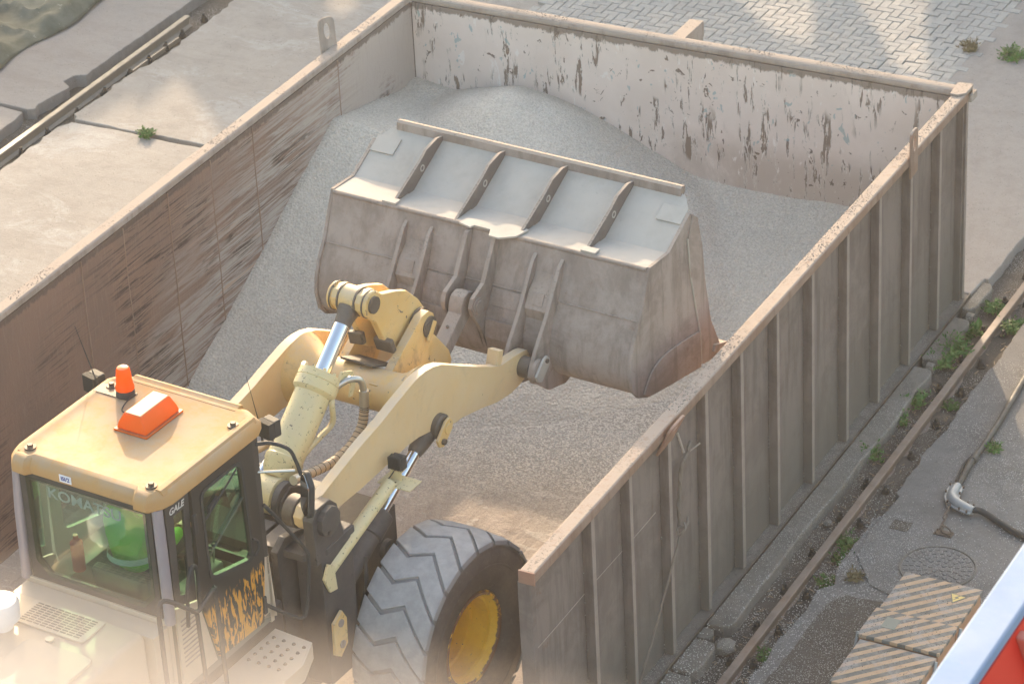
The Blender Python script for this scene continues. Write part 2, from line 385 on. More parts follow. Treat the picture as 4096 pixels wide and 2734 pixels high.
def _stripes():
    s = NB('black_and_orange_hazard_stripes')
    x, y_, z = s.sep()
    # bands running askew across the lid
    a = R(46)
    t = s.math('ADD', s.math('MULTIPLY', x, -math.sin(a)), s.math('MULTIPLY', y_, math.cos(a)))
    f = s.math('FRACT', s.math('MULTIPLY', t, 11.2))
    k = s.math('MULTIPLY', s.ramp(f, .03, .06), s.ramp(f, .57, .54))
    n = s.noise(6, 7, .75)
    org = s.mix(s.ramp(n, .3, .7), (.44, .31, .215), (.38, .255, .17))
    blk = s.mix(s.ramp(n, .35, .7), (.10, .10, .095), (.20, .195, .19))
    c = s.mix(k, org, blk)
    c = s.mix(s.math('MULTIPLY', s.ramp(s.noise(3.1, 7, .8, .5), .46, .62), .6), c, (.31, .30, .30))
    c = s.mix(s.math('MULTIPLY', s.ramp(s.voro(55), .26, .20), s.math('MULTIPLY', s.ramp(s.noise(3, 4), .42, .58), .75)), c, (.07, .07, .07))
    s.col(c); s.bump(s.noise(40, 5, .8), .4, .004); s.rough(.7, .3); return s.m
M_['stripes'] = _stripes()

def _door():
    s = NB('flaking_black_over_orange')
    x, y_, z = s.sep()
    n = s.noise(1.0, 6, .6, .9, src=s.map((2, 24, 5.5)))
    zz = s.ramp(s.math('ADD', z, s.math('MULTIPLY', s.noise(9, 3), .2)), 2.28, 2.22)
    k = s.math('MULTIPLY', s.ramp(n, .50, .525), zz)
    c = s.mix(k, (.035, .032, .03), (.62, .29, .05))
    c = s.mix(s.math('MULTIPLY', s.ramp(s.noise(20, 6, .8), .62, .66), zz), c, (.30, .16, .10))
    s.col(c); s.bump(s.math('MULTIPLY', k, -1), .5, .003); s.rough(.5, .4); return s.m
M_['door'] = _door()

# ------------------------------------------------------------------ mesh building
class MB:
    def __init__(s): s.v = []; s.f = []
    def add(s, vs, fs):
        o = len(s.v); s.v += [tuple(map(float, p)) for p in vs]; s.f += [tuple(i+o for i in f) for f in fs]; return s
    def box(s, c, d, rot=None):
        hx, hy, hz = d[0]/2, d[1]/2, d[2]/2
        P = [Vector((a*hx, b*hy, e*hz)) for e in (-1, 1) for b in (-1, 1) for a in (-1, 1)]
        if rot is not None: P = [rot @ p for p in P]
        P = [p + Vector(c) for p in P]
        return s.add(P, [(0, 2, 3, 1), (4, 5, 7, 6), (0, 1, 5, 4), (2, 6, 7, 3), (0, 4, 6, 2), (1, 3, 7, 5)])
    def bounds(s, x0, x1, y0, y1, z0, z1):
        return s.box(((x0+x1)/2, (y0+y1)/2, (z0+z1)/2), (x1-x0, y1-y0, z1-z0))
    def prism(s, poly, a, b, axis='x'):
        """poly in the plane across the axis: x->(y,z) y->(x,z) z->(x,y)"""
        n = len(poly)
        def P(p, t): return {'x': (t, p[0], p[1]), 'y': (p[0], t, p[1]), 'z': (p[0], p[1], t)}[axis]
        vs = [P(p, a) for p in poly] + [P(p, b) for p in poly]
        fs = [tuple(range(n))[::-1], tuple(range(n, 2*n))] + [(i, (i+1) % n, n+(i+1) % n, n+i) for i in range(n)]
        return s.add(vs, fs)
    def cyl(s, p0, p1, r0, r1=None, n=20, caps=True):
        r1 = r0 if r1 is None else r1
        p0, p1 = Vector(p0), Vector(p1); d = (p1-p0).normalized()
        a = d.orthogonal().normalized(); b = d.cross(a)
        vs = []
        for p, r in ((p0, r0), (p1, r1)):
            vs += [p + (a*math.cos(2*math.pi*i/n) + b*math.sin(2*math.pi*i/n))*r for i in range(n)]
        fs = [(i, (i+1) % n, n+(i+1) % n, n+i) for i in range(n)]
        if caps: fs += [tuple(range(n))[::-1], tuple(range(n, 2*n))]
        return s.add(vs, fs)
    def tube(s, path, r, n=8, caps=True):
        path = [Vector(p) for p in path]; m = len(path)
        rs = r if isinstance(r, (list, tuple)) else [r]*m
        a = None; vs = []
        for i, p in enumerate(path):
            d = (path[min(i+1, m-1)] - path[max(i-1, 0)]).normalized()
            a = d.orthogonal().normalized() if a is None else (a - d*a.dot(d)).normalized()
            b = d.cross(a)
            vs += [p + (a*math.cos(2*math.pi*k/n) + b*math.sin(2*math.pi*k/n))*rs[i] for k in range(n)]
        fs = [(i*n+k, i*n+(k+1) % n, (i+1)*n+(k+1) % n, (i+1)*n+k) for i in range(m-1) for k in range(n)]
        if caps: fs += [tuple(range(n))[::-1], tuple(range((m-1)*n, m*n))]
        return s.add(vs, fs)
    def lathe(s, prof, o, ax, n=32, closed=False):
        """prof: (along, radius)"""
        o = Vector(o); ax = Vector(ax).normalized(); a = ax.orthogonal().normalized(); b = ax.cross(a)
        m = len(prof); vs = []
        for (t, r) in prof:
            vs += [o + ax*t + (a*math.cos(2*math.pi*k/n) + b*math.sin(2*math.pi*k/n))*r for k in range(n)]
        fs = []
        for i in range(m if closed else m-1):
            j = (i+1) % m
            fs += [(i*n+k, i*n+(k+1) % n, j*n+(k+1) % n, j*n+k) for k in range(n)]
        if not closed: fs += [tuple(range(n))[::-1], tuple(range((m-1)*n, m*n))]
        return s.add(vs, fs)
    def strip(s, prof, th, a, b, axis='x'):
        """open 2D profile thickened by th, extruded"""
        P = [Vector(p) for p in prof]; out = []
        for i, p in enumerate(P):
            d = (P[min(i+1, len(P)-1)] - P[max(i-1, 0)]).normalized(); nrm = Vector((-d.y, d.x)); out.append(p + nrm*th)
        return s.prism([tuple(p) for p in P] + [tuple(p) for p in out[::-1]], a, b, axis) if False else s._strip(P, out, a, b, axis)
    def _strip(s, P, Q, a, b, axis):
        def W(p, t): return {'x': (t, p[0], p[1]), 'y': (p[0], t, p[1]), 'z': (p[0], p[1], t)}[axis]
        n = len(P); vs = [W(p, a) for p in P] + [W(p, b) for p in P] + [W(p, a) for p in Q] + [W(p, b) for p in Q]
        fs = []
        for i in range(n-1):
            fs += [(i, i+1, n+i+1, n+i), (2*n+i, 3*n+i, 3*n+i+1, 2*n+i+1), (i, 2*n+i, 2*n+i+1, i+1), (n+i, n+i+1, 3*n+i+1, 3*n+i)]
        fs += [(0, n, 3*n, 2*n), (n-1, 3*n-1, 4*n-1, 2*n-1)]
        return s.add(vs, fs)
    def build(s, name, mat, parent=None, bevel=0, angle=35, kind=None, label=None, cat=None, group=None, smooth=True):
        me = bpy.data.meshes.new(name); me.from_pydata(s.v, [], s.f); me.update()
        bm = bmesh.new(); bm.from_mesh(me); bmesh.ops.recalc_face_normals(bm, faces=bm.faces); bm.to_mesh(me); bm.free()
        if smooth:
            me.polygons.foreach_set('use_smooth', [True]*len(me.polygons)); me.set_sharp_from_angle(angle=R(angle))
        me.materials.append(M_[mat] if isinstance(mat, str) else mat)
        o = bpy.data.objects.new(name, me); COL.objects.link(o)
        if parent: o.parent = parent
        if bevel:
            b = o.modifiers.new('bevel', 'BEVEL'); b.width = bevel; b.segments = 2; b.limit_method = 'ANGLE'; b.angle_limit = R(40); b.harden_normals = True
        tag(o, label, cat, group, kind)
        return o

def tag(o, label=None, cat=None, group=None, kind=None):
    if label: o['label'] = label
    if cat: o['category'] = cat
    if group: o['group'] = group
    if kind: o['kind'] = kind
    return o
def thing(name, label, cat, loc=(0, 0, 0), rz=0, group=None):
    o = bpy.data.objects.new(name, None); COL.objects.link(o); o.location = loc; o.rotation_euler = (0, 0, rz)
    return tag(o, label, cat, group)
def dup(root, loc=None, rz=None, label=None):
    def cp(o, par):
        c = o.copy(); COL.objects.link(c)
        if par: c.parent = par
        for ch in list(o.children): cp(ch, c)
        return c
    r = cp(root, None)
    if loc is not None: r.location = loc
    if rz is not None: r.rotation_euler[2] = rz
    if label: r['label'] = label
    return r
def spline(pts, n=6):
    """Catmull-Rom through the points"""
    P = [Vector(p) for p in pts]; P = [P[0]*2-P[1]] + P + [P[-1]*2-P[-2]]; out = []
    for i in range(1, len(P)-2):
        for k in range(n):
            t = k/n
            out.append(.5*((2*P[i]) + (P[i+1]-P[i-1])*t + (2*P[i-1]-5*P[i]+4*P[i+1]-P[i+2])*t*t + (3*P[i]-P[i-1]-3*P[i+1]+P[i+2])*t**3))
    out.append(P[-2]); return out
def text(body, size, name, mat, loc, right, upv, parent=None, depth=.0008, shear=0, space=1.0, width=1.0):
    cu = bpy.data.curves.new(name, 'FONT'); cu.body = body; cu.size = size; cu.extrude = depth; cu.align_x = 'CENTER'; cu.align_y = 'CENTER'
    cu.shear = shear; cu.space_character = space; cu.offset = size*.018
    o = bpy.data.objects.new(name, cu); COL.objects.link(o)
    r_, u_ = Vector(right).normalized(), Vector(upv).normalized(); u_ = (u_ - r_*u_.dot(r_)).normalized(); n_ = r_.cross(u_)
    m = Matrix((r_, u_, n_)).transposed().to_4x4(); m.translation = Vector(loc)
    o.matrix_local = m @ Matrix.Diagonal((width, 1, 1, 1))
    cu.materials.append(M_[mat]); bpy.context.view_layer.update()
    me = bpy.data.meshes.new_from_object(o.evaluated_get(bpy.context.evaluated_depsgraph_get())); mtx = o.matrix_local.copy()
    bpy.data.objects.remove(o); o = bpy.data.objects.new(name, me); COL.objects.link(o); o.matrix_local = mtx
    if parent: o.parent = parent
    return o

def jag(a, b, step, amp, seed, lo=0.0):
    """points from a to b (2D) with an uneven, chipped course"""
    a, b = Vector(a), Vector(b); L = (b-a).length; n = max(2, int(L/step)); d = (b-a)/L; nr = Vector((-d.y, d.x)); out = []
    for i in range(n+1):
        t = i/n; p = a.lerp(b, t)
        q = mnoise.noise(Vector((p.x*1.7+seed, p.y*1.7, 0)))*amp + mnoise.noise(Vector((p.x*9+seed, p.y*9, 3)))*amp*.45
        if i in (0, n): q = 0
        out.append(tuple(p + nr*(q+lo)))
    return out

# ------------------------------------------------------------------ ground, slabs, kerbs
b = MB(); b.add([(-46, -46, -.24), (46, -46, -.24), (46, 46, -.24), (-46, 46, -.24)], [(0, 1, 2, 3)])
b.build('ground', 'dirt', kind='structure')

# dirt in the two rail trenches, finely uneven
def bed(name, x0, x1, y0, y1, z, mat, amp=.02, step=.06):
    nx = int((x1-x0)/step)+1; ny = int((y1-y0)/step)+1
    X = np.linspace(x0, x1, nx); Y = np.linspace(y0, y1, ny)
    vs = [(x, y, z + amp*mnoise.noise(Vector((x*5, y*5, 0))) + amp*.6*mnoise.noise(Vector((x*17, y*17, 5)))) for y in Y for x in X]
    fs = [(j*nx+i, j*nx+i+1, (j+1)*nx+i+1, (j+1)*nx+i) for j in range(ny-1) for i in range(nx-1)]
    return MB().add(vs, fs).build(name, mat, kind='structure')
bed('trench_dirt', .05, .72, -9, 2.5, -.10, 'dirt')
bed('trench_dirt', -10.32, -9.6, -4, 5, -.13, 'dirt')
# far left slab, in two pieces with an open joint
def slab(name, poly, z0, z1, mat):
    return MB().prism(poly, z0, z1, 'z').build(name, mat, kind='structure', smooth=False, bevel=.012)
slab('concrete_slab', [(-40, -.01)] + [(-10.75, -.01)] + jag((-10.3, -.03), (-10.22, .02), .05, .02, 1) + jag((-10.24, .05), (-10.2, .6), .06, .05, 2) + [(-10.33, .68), (-10.30, .85), (-10.19, .9)] + jag((-10.19, .95), (-10.2, 12), .07, .03, 3) + [(-40, 12)], -.3, 0, 'concL')
slab('concrete_slab', [(-40, -9)] + jag((-10.22, -9), (-10.29, -.2), .07, .05, 4) + jag((-10.31, -.09), (-10.75, -.045), .1, .01, 9) + [(-40, -.045)], -.3, -.006, 'concL')
# slab between left rail and the bin, with the dirty joint at y ~ -.05
slab('concrete_slab', [(-5.45, -.03)] + jag((-8.1, -.03), (-9.70, -.035), .08, .035, 12) + jag((-9.72, .02), (-9.84, 14), .05, .10, 5) + [(-5.45, 14)], -.3, 0, 'conc')
slab('concrete_slab', [(-5.45, -40), (-5.45, -.08)] + jag((-8.1, -.085), (-9.70, -.09), .08, .03, 15) + jag((-9.71, -.14), (-9.74, -40), .06, .09, 6)[:], -.3, -.004, 'conc')
# sandy concrete under and beyond the pavement
slab('concrete_slab', [(-1.83, .05), (.0, .05), (.02, .36)] + jag((.06, .36), (.11, 14), .06, .05, 21) + jag((-1.83, 14), (-1.83, .9), .05, .03, 61), -.3, .020, 'sandy')
slab('concrete_slab', [(-5.45, -16), (-.02, -16), (-.02, .35), (.0, 1.19), (-1.84, 1.19), (-5.45, 1.19)], -.3, -.008, 'sandy')
# right yard
yard = [(30, -30)] + jag((.62, -30), (.62, -4.95), .08, .05, 31) + [(.60, -4.84), (.70, -4.72)] + jag((.64, -4.55), (.60, -3.75), .06, .03, 32) + [(.66, -3.66), (.68, -3.33)] + jag((.63, -3.28), (.57, 14), .06, .06, 33) + [(30, 14)]
slab('concrete_yard', yard, -.3, 0, 'yard')

# thin raised skins on the yard: smoother screed and sunken grit patch
pts = [(.70, -3.42), (.84, -3.40), (1.02, -3.47), (1.45, -3.55), (2.2, -3.62), (2.9, -3.7), (2.9, -4.75), (1.4, -4.78), (.95, -4.62), (.72, -4.3), (.66, -3.9)]
slab('concrete_screed', pts, 0, .012, 'yard')
MB().bounds(.79, .945, -3.82, -3.68, .0125, .0165).build('grit_patch', 'dirt', kind='structure')
slab('concrete_screed', jag((.72, -8.5), (.76, -5.0), .08, .03, 41) + jag((.84, -4.83), (1.22, -4.80), .08, .03, 42) + [(1.30, -4.86), (1.30, -8.5)], 0, .010, 'dirt')

# kerb beam on the outer side of the bin: several stretches, chipped apart
def kerb(y0, y1, x1=.2, z1=0.01, seed=0):
    return MB().prism([(.01, y0), (.01, y1)] + jag((x1-.03, y1), (x1, y1-.06), .02, .012, seed+4) + jag((x1, y1-.07), (x1-.005, y0+.06), .05, .022, seed) + [(x1-.05, y0)], -.3, z1, 'z').build('kerb_block', 'kerb', kind='structure', smooth=False, bevel=.018)
kerb(-9.2, -6.30, .22, .0, 7)
kerb(-6.26, -5.83, .21, .006, 1); kerb(-5.80, -5.66, .12, -.004, 11); kerb(-5.62, -1.33, .20, .012, 2); kerb(-1.16, -.38, .18, .008, 3); kerb(-.20, .34, .13, -.002, 5)
# sill under the wall and the thin steel strip along it
b = MB(); b.bounds(-.16, -.012, -8.6, .05, -.02, .006); b.build('bin_sill', 'kerb', kind='structure', bevel=.004)
b = MB(); b.bounds(-.009, .003, -8.5, .06, -.02, .017); b.build('edge_strip', 'grease', kind='structure', bevel=.002)

# bin floor
def hmap_floor(x, y):
    return .012*mnoise.noise(Vector((x*2.2, y*2.2, 0))) + .018*mnoise.noise(Vector((x*.8, y*.8, 4)))
nx, ny = 110, 260
X = np.linspace(-5.56, -.125, nx); Y = np.linspace(-13, -.12, ny)
vs = [(x, y, .012 + hmap_floor(x, y)) for y in Y for x in X]
fs = [(j*nx+i, j*nx+i+1, (j+1)*nx+i+1, (j+1)*nx+i) for j in range(ny-1) for i in range(nx-1)]
MB().add(vs, fs).build('bin_floor', 'floor', kind='structure')

# gravel pile
def crest(x):
    # diagonal crest from the left wall to the back wall
    t = min(1, max(0, (x+5.5)/2.9)); y = -1.65 + 1.55*t**1.15; z = 1.50 - .74*t**.95
    return y, z
def pile(x, y):
    yc, zc = crest(x)
    s = .515 - .21*min(1, max(0, (x+5.0)/4.2))
    front = zc + (y-yc)*s if y < yc else zc - (y-yc)*.22
    d = math.hypot((x+4.35)*(1.0 if x > -4.35 else .95), (y+.62))
    cone = 1.60 - .47*math.sqrt(d*d+.03)
    d2 = math.hypot(x+5.6, y+.2); cone2 = 1.27 - .18*d2 - .45*max(0, d2-.8)
    def smax(a, b_, k=.05): return max(a, b_) + max(0, k-abs(a-b_))**2/(4*k)
    z = smax(smax(front, cone), cone2, .04)
    z += .03*abs(mnoise.noise(Vector((x*1.6+.6*y, y*.7, 11)))) + .04*mnoise.noise(Vector((x*1.1, y*1.1, 1))) + .015*mnoise.noise(Vector((x*4, y*4, 2)))
    foot = .10*mnoise.noise(Vector((x*.9, y*.9, 7)))
    return z + foot*.4
nx, ny = 200, 220
X = np.linspace(-5.56, -.128, nx); Y = np.linspace(-6.4, -.12, ny)
vs = [(x, y, max(-.03, pile(x, y)) + random.uniform(-.004, .004)) for y in Y for x in X]
fs = []
for j in range(ny-1):
    for i in range(nx-1):
        q = (j*nx+i, j*nx+i+1, (j+1)*nx+i+1, (j+1)*nx+i)
        if max(vs[k][2] for k in q) > -.02: fs.append(q)
gp = MB().add(vs, fs).build('gravel_pile', 'gravel', kind='stuff')
gp['label'] = 'fine grey gravel heaped against the back and left walls of the steel bin'
gp['category'] = 'gravel'
# grains scattered past the foot of the pile
b = MB()
def grain(b, x, y, z, r):
    a = random.uniform(0, 3); c, s_ = math.cos(a)*r, math.sin(a)*r
    b.add([(x+c, y+s_, z), (x-s_, y+c, z), (x-c, y-s_, z), (x+s_, y-c, z), (x+random.uniform(-.3, .3)*r, y, z+r*random.uniform(.6, 1.2))],
          [(0, 1, 4), (1, 2, 4), (2, 3, 4), (3, 0, 4)])
for i in range(10000):
    x = random.uniform(-5.3, -.25); y = -3.9 - abs(random.gauss(0, .6)); 
    if x > -3.2: y += 1.1*(x+3.2)/2.4
    if pile(x, y) < .03: grain(b, x, y, .012+hmap_floor(x, y)-.001, random.uniform(.004, .010))
b.build('loose_gravel', 'grit', kind='stuff', smooth=False)

# ------------------------------------------------------------------ the steel bin
bin_ = thing('steel_bin', 'long open-topped rusty steel bin with ribbed outer wall, holding grey gravel', 'bin')
L0, H = -8.29, 2.10
# left wall: plates welded edge to edge
seams = [-12.5, -10.3, -8.2, -5.64, -5.02, -4.34, -3.67, -2.98, -1.5, -.127]
first = None
for i in range(len(seams)-1):
    MB().bounds(-5.58, -5.556 + (.003 if i % 2 else 0), seams[i]+.003, seams[i+1]-.003, -.05, 2.03).build('wall_panel', 'wall_left', bin_)
for y in seams[1:-1]:
    pts = [(-5.553, y+.004*math.sin(z*7), z) for z in np.linspace(0, 2.02, 14)]
    MB().tube(pts, .006, 5).build('weld_seam', 'lip', bin_)
# left wall outer skin and rim
MB().bounds(-5.60, -5.583, -12.5, -.1, -.05, 2.0).build('outer_skin', 'ext', bin_)
MB().prism([(-5.67, 2.02), (-5.67, 2.092), (-5.66, 2.103), (-5.563, 2.103), (-5.550, 2.09), (-5.550, 2.045), (-5.558, 2.035), (-5.60, 2.01)], -12.5, -.02, 'y').build('top_rail', 'lip_far', bin_, bevel=.006)
# back wall
MB().bounds(-5.55, -.118, -.125, -.103, -.05, 2.03).build('wall_panel', 'wall_back', bin_)
MB().bounds(-5.60, -.05, -.10, -.08, -.05, 2.0).build('outer_skin', 'ext', bin_)
MB().prism([(-.01, 2.0), (-.01, 2.09), (-.02, 2.101), (-.10, 2.101), (-.118, 2.09), (-.124, 2.075), (-.124, 2.048), (-.116, 2.036)], -5.67, -.0, 'x').build('top_rail', 'lip_far', bin_, bevel=.004)
# right wall
MB().bounds(-.130, -.120, L0, -.13, -.01, 2.02).build('wall_panel', 'wall_left', bin_)
MB().bounds(-.119, -.112, L0, -.05, .004, 2.005).build('outer_skin', 'ext', bin_)
b = MB(); b.prism([(-.006, 2.008), (0, 2.02), (0, 2.091), (-.010, 2.101), (-.108, 2.101), (-.120, 2.09), (-.120, 2.02), (-.112, 2.008)], L0, -.02, 'y')
b.build('top_rail', 'lip', bin_, bevel=.004)
ribs = [-7.35, -6.74, -6.09, -5.44, -4.80, -4.12, -3.43, -2.71, -2.02, -1.33, -.66, -.04]
rb = MB(); rb.bounds(-.138, -.052, -.004, .004, .008, 1.953); rb.bounds(-.0515, -.043, -.028, .028, .008, 1.953)
rib0 = None
for i, y in enumerate(ribs):
    if rib0 is None:
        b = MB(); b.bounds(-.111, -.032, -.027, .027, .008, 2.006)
        rib0 = b.build('rib', 'ext', bin_, bevel=.006); o = rib0; rib0.data.materials.append(M_['rib_lit_face'])
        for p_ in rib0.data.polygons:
            if p_.normal.x > .9: p_.material_index = 1  # outward faces coloured lighter, as the sky would light them
    else:
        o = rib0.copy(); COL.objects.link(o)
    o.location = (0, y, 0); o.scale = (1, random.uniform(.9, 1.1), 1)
# clods of caked dust along the ribs' inner corner
b = MB()
for y in ribs:
    for k in range(26):
        z = random.uniform(.02, 1.95); r = random.uniform(.004, .013)
        grain(b, -.108, y-.031, z, r)
b.build('caked_dust', 'kerb', bin_, kind='stuff', smooth=False)
b = MB(); b.bounds(-.111, -.03, L0, L0+.05, -.02, 2.006); b.bounds(-.135, -.03, L0-.010, L0-.001, -.02, 2.006)
b.build('corner_post', 'ext', bin_, bevel=.006)
MB().bounds(-.124, .004, L0-.016, L0-.002, 2.0, 2.103).build('end_cap', 'rust', bin_, bevel=.004)
MB().bounds(-.03, .022, -.09, .045, 1.99, 2.06).build('corner_plate', 'lip_far', bin_, bevel=.006)
MB().prism([(-.125, -.24), (-.14, .0), (-.02, .012), (.004, .0), (.004, -.18), (-.05, -.24)], 2.1022, 2.122, 'z').build('corner_cap', 'lip_far', bin_, bevel=.006)
# faint horizontal weld on the outer skin
MB().tube([(-.1115, y, 1.33+.003*math.sin(y*5)) for y in np.linspace(L0, -6.2, 14)], .004, 5).build('weld_seam', 'lip_far', bin_)
# lifting lugs: plate with a slot, welded outside the rim
def lug(loc, w_, h, tilt, lean, slot=True, mat='lip_far', t=.022):
    n = 12
    out = [(-w_/2, -.16), (w_/2, -.16), (w_/2, h-.05), (w_/2-.015, h-.015), (w_/2-.05, h), (-w_/2+.05, h), (-w_/2+.015, h-.015), (-w_/2, h-.05)]
    cx, cz, rx, rz = 0, h*.55, w_*.20, h*.26
    hole = [(cx + rx*math.cos(a)*(1), cz + rz*math.sin(a)) for a in [2*math.pi*(k+.5)/n for k in range(n)]]
    bm = bmesh.new()
    def ring(pts, x): return [bm.verts.new((x, p[0], p[1])) for p in pts]
    for x in (-t/2, t/2):
        a = ring(out, x); c = ring(hole, x)
        ea = [bm.edges.new((a[i], a[(i+1) % len(a)])) for i in range(len(a))]; ec = [bm.edges.new((c[i], c[(i+1) % n])) for i in range(n)]
        bmesh.ops.triangle_fill(bm, use_beauty=True, edges=ea+ec)
        if x < 0: A, C_ = a, c
        else:
            for P, Q in ((A, a), (C_, c)):
                for i in range(len(P)): bm.faces.new((P[i], P[(i+1) % len(P)], Q[(i+1) % len(P)], Q[i]))
    bmesh.ops.recalc_face_normals(bm, faces=bm.faces)
    me = bpy.data.meshes.new('lifting_lug'); bm.to_mesh(me); bm.free(); me.materials.append(M_[mat])
    o = bpy.data.objects.new('lifting_lug', me); COL.objects.link(o); o.parent = bin_
    o.location = loc; o.rotation_euler = (tilt, lean, 0)
    bv = o.modifiers.new('bevel', 'BEVEL'); bv.width = .006; bv.segments = 2; bv.limit_method = 'ANGLE'
    return o
lug((-5.683, -1.42, 2.10), .18, .28, R(-4), R(-10)).rotation_euler[2] = R(-22)
lug((.014, -1.42, 2.06), .15, .30, R(8), R(3), mat='lip')
lug((.014, -6.15, 2.02), .24, .14, R(2), R(26), mat='rust')
# prop beam behind the back wall
b = MB(); b.bounds(-3.03, -2.89, -.009, .66, 1.80, 1.96); b.bounds(-3.03, -2.89, .50, .64, -.1, 1.80)
b.build('prop_beam', 'lip_far', bin_, bevel=.008)

b = MB()
for i in range(5200):
    k = random.random()
    if k < .45: x, y, z = random.uniform(-.11, -.01), random.uniform(L0, 0), 2.1005; q = y
    elif k < .7: x, y, z = random.uniform(-5.5, -.1), random.uniform(-.10, -.02), 2.1005; q = x
    else: x, y, z = random.uniform(-5.66, -5.57), random.uniform(-8.5, 0), 2.1025; q = y*1.3
    if mnoise.noise(Vector((q*1.3, z, k > .45))) + (.25 if (k < .45 and y > -3.4) else 0) < .12: continue
    grain(b, x, y, z-.001, random.uniform(.003, .009))
b.build('rim_crumbs', 'crumb', bin_, kind='stuff', smooth=False)

# ------------------------------------------------------------------ crane rails with clips
def rail_prof(x):
    return [(x-.05, 0), (x+.05, 0), (x+.05, .010), (x+.016, .03), (x+.016, .085), (x+.032, .095), (x+.034, .118), (x+.028, .125), (x-.028, .125), (x-.034, .118), (x-.032, .095), (x-.016, .085), (x-.016, .03), (x-.05, .010)]
rr = thing('crane_rail', 'brown rusty crane rail in the gritty trench right of the bin', 'rail', (.40, 0, -.125))
def bent(b, x0, z0, dx):
    ys = np.linspace(-9, 2.6, 12); P = rail_prof(0); n = len(P); vs = []
    for y in ys: vs += [(p[0] + dx(y), y, p[1]) for p in P]
    fs = [(i*n+k, i*n+(k+1) % n, (i+1)*n+(k+1) % n, (i+1)*n+k) for i in range(len(ys)-1) for k in range(n)] + [tuple(range(n)), tuple(range(len(vs)-n, len(vs)))]
    return b.add(vs, fs)
bent(MB(), .4, 0, lambda y: .02 + (-.0085)*(y+4)).build('rail_bar', 'rail', rr)
b = MB()
b.lathe([(0, .040), (.022, .040), (.026, .032), (.055, .028), (.06, .018), (.09, .016), (.094, .006)], (0, 0, 0), (0, 0, 1), 8); b.box((-.0, 0, .008), (.085, .05, .016))
clip0 = b.build('rail_clip', 'clip', rr)
ys = [-5.9, -5.39, -4.85, -4.27, -3.73, -3.17, -2.62, -2.05, -1.47, -.95, -.38, .2, .75, -6.5, -7.1]
for i, y in enumerate(ys):
    for sgn in (-1, 1):
        if sgn < 0 and -3 < y < -1.6: continue
        o = clip0 if (i == 0 and sgn < 0) else clip0.copy()
        if o is not clip0: COL.objects.link(o)
        o.location = (.02-.0085*(y+4) + sgn*.092, y + random.uniform(-.02, .02), .012); o.rotation_euler = (random.uniform(-.15, .15), random.uniform(-.15, .15), random.uniform(0, 3))
rl = thing('crane_rail', 'pale worn crane rail in the trench left of the bin, below the tarpaulin', 'rail', (-9.985, 0, -.125))
bent(MB(), 0, 0, lambda y: -.012*y).build('rail_bar', 'railL', rl)
clip1 = None
for y in [-1.25, -.75, -.28, .25, .75, 1.25, 1.62, 1.95, 2.3, 2.75]:
    o = clip0.copy(); COL.objects.link(o); o.parent = rl; o.location = (.115-.012*y, y, .012); o.rotation_euler = (random.uniform(-.2, .2), random.uniform(-.2, .2), y)
MB().bounds(.09, .115, 1.3, 2.2, .01, .06).build('fish_plate', 'railL', rl)

# clay drain pipes broken open under the kerb
for (y, lab) in ((-.29, 'broken grey pipe end poking from the kerb, farther one near the sandy slab'), (-1.25, 'broken pipe end in the kerb notch, nearer one beside the weeds')):
    o = MB().lathe([(0, .05), (.06, .052), (.065, .046), (.06, .038), (0, .036)], (0, 0, 0), (1, 0, -.1), 9).build('drain_pipe', 'kerb', None, label=lab, cat='pipe', group='broken pipe ends in the kerb')
    o.location = (.10, y, -.03)

# ------------------------------------------------------------------ herringbone pavement
pav = MB().add([(-9.5, -.005, -.012), (-1.84, -.005, -.012), (-1.84, 14, -.012), (-9.5, 14, -.012)], [(0, 1, 2, 3)]).build('pavement', 'joint', kind='structure')
pav.location = (0, 1.2, 0)
pav.location = (0, 1.2, .006)
W_ = .096; G_ = .005
def brickmesh(lx, ly, seed):
    r = random.Random(seed); c = .005; h = .013
    hx, hy = lx/2-G_/2, ly/2-G_/2
    j = lambda: r.uniform(-.0022, .0022)
    lo = [(-hx+j(), -hy+j(), -.02), (hx+j(), -hy+j(), -.02), (hx+j(), hy+j(), -.02), (-hx+j(), hy+j(), -.02)]
    mi = [(p[0], p[1], h-c) for p in lo]; hi = [(p[0]-math.copysign(c, p[0]), p[1]-math.copysign(c, p[1]), h) for p in lo]
    vs = lo+mi+hi
    fs = [(8, 9, 10, 11)] + [(a, (a+1) % 4, 4+(a+1) % 4, 4+a) for a in range(4)] + [(4+a, 4+(a+1) % 4, 8+(a+1) % 4, 8+a) for a in range(4)]
    me = bpy.data.meshes.new('brick'); me.from_pydata(vs, [], fs); me.materials.append(M_[('brick', 'brick2')[seed % 2]]); return me
bmh = [brickmesh(2*W_, W_, s) for s in range(6)]; bmv = [brickmesh(W_, 2*W_, s+6) for s in range(6)]
cells = []
for i in range(-70, 70):
    for j in range(-70, 70):
        m = (i - j) % 4
        # classic herringbone on a W_ grid
        if m == 0: cells.append((0, (i+1)*W_, (j+.5)*W_))
        if m == 3: cells.append((1, (i+.5)*W_, (j+1)*W_))
vis = []
for (k, x, y) in cells:
    X_, Y_ = x-4.2, y+4.0
    if not (-6.6 < X_ < -1.80 and 2.2 < Y_ < 7.6): continue
    # left boundary runs against the concrete
    vis.append((k, X_, Y_))
camxy = Vector((cpos.x, cpos.y))
vis.sort(key=lambda t: (abs(t[1]+3.6)*.62 + abs(t[2]-4.2)))
rest = MB()
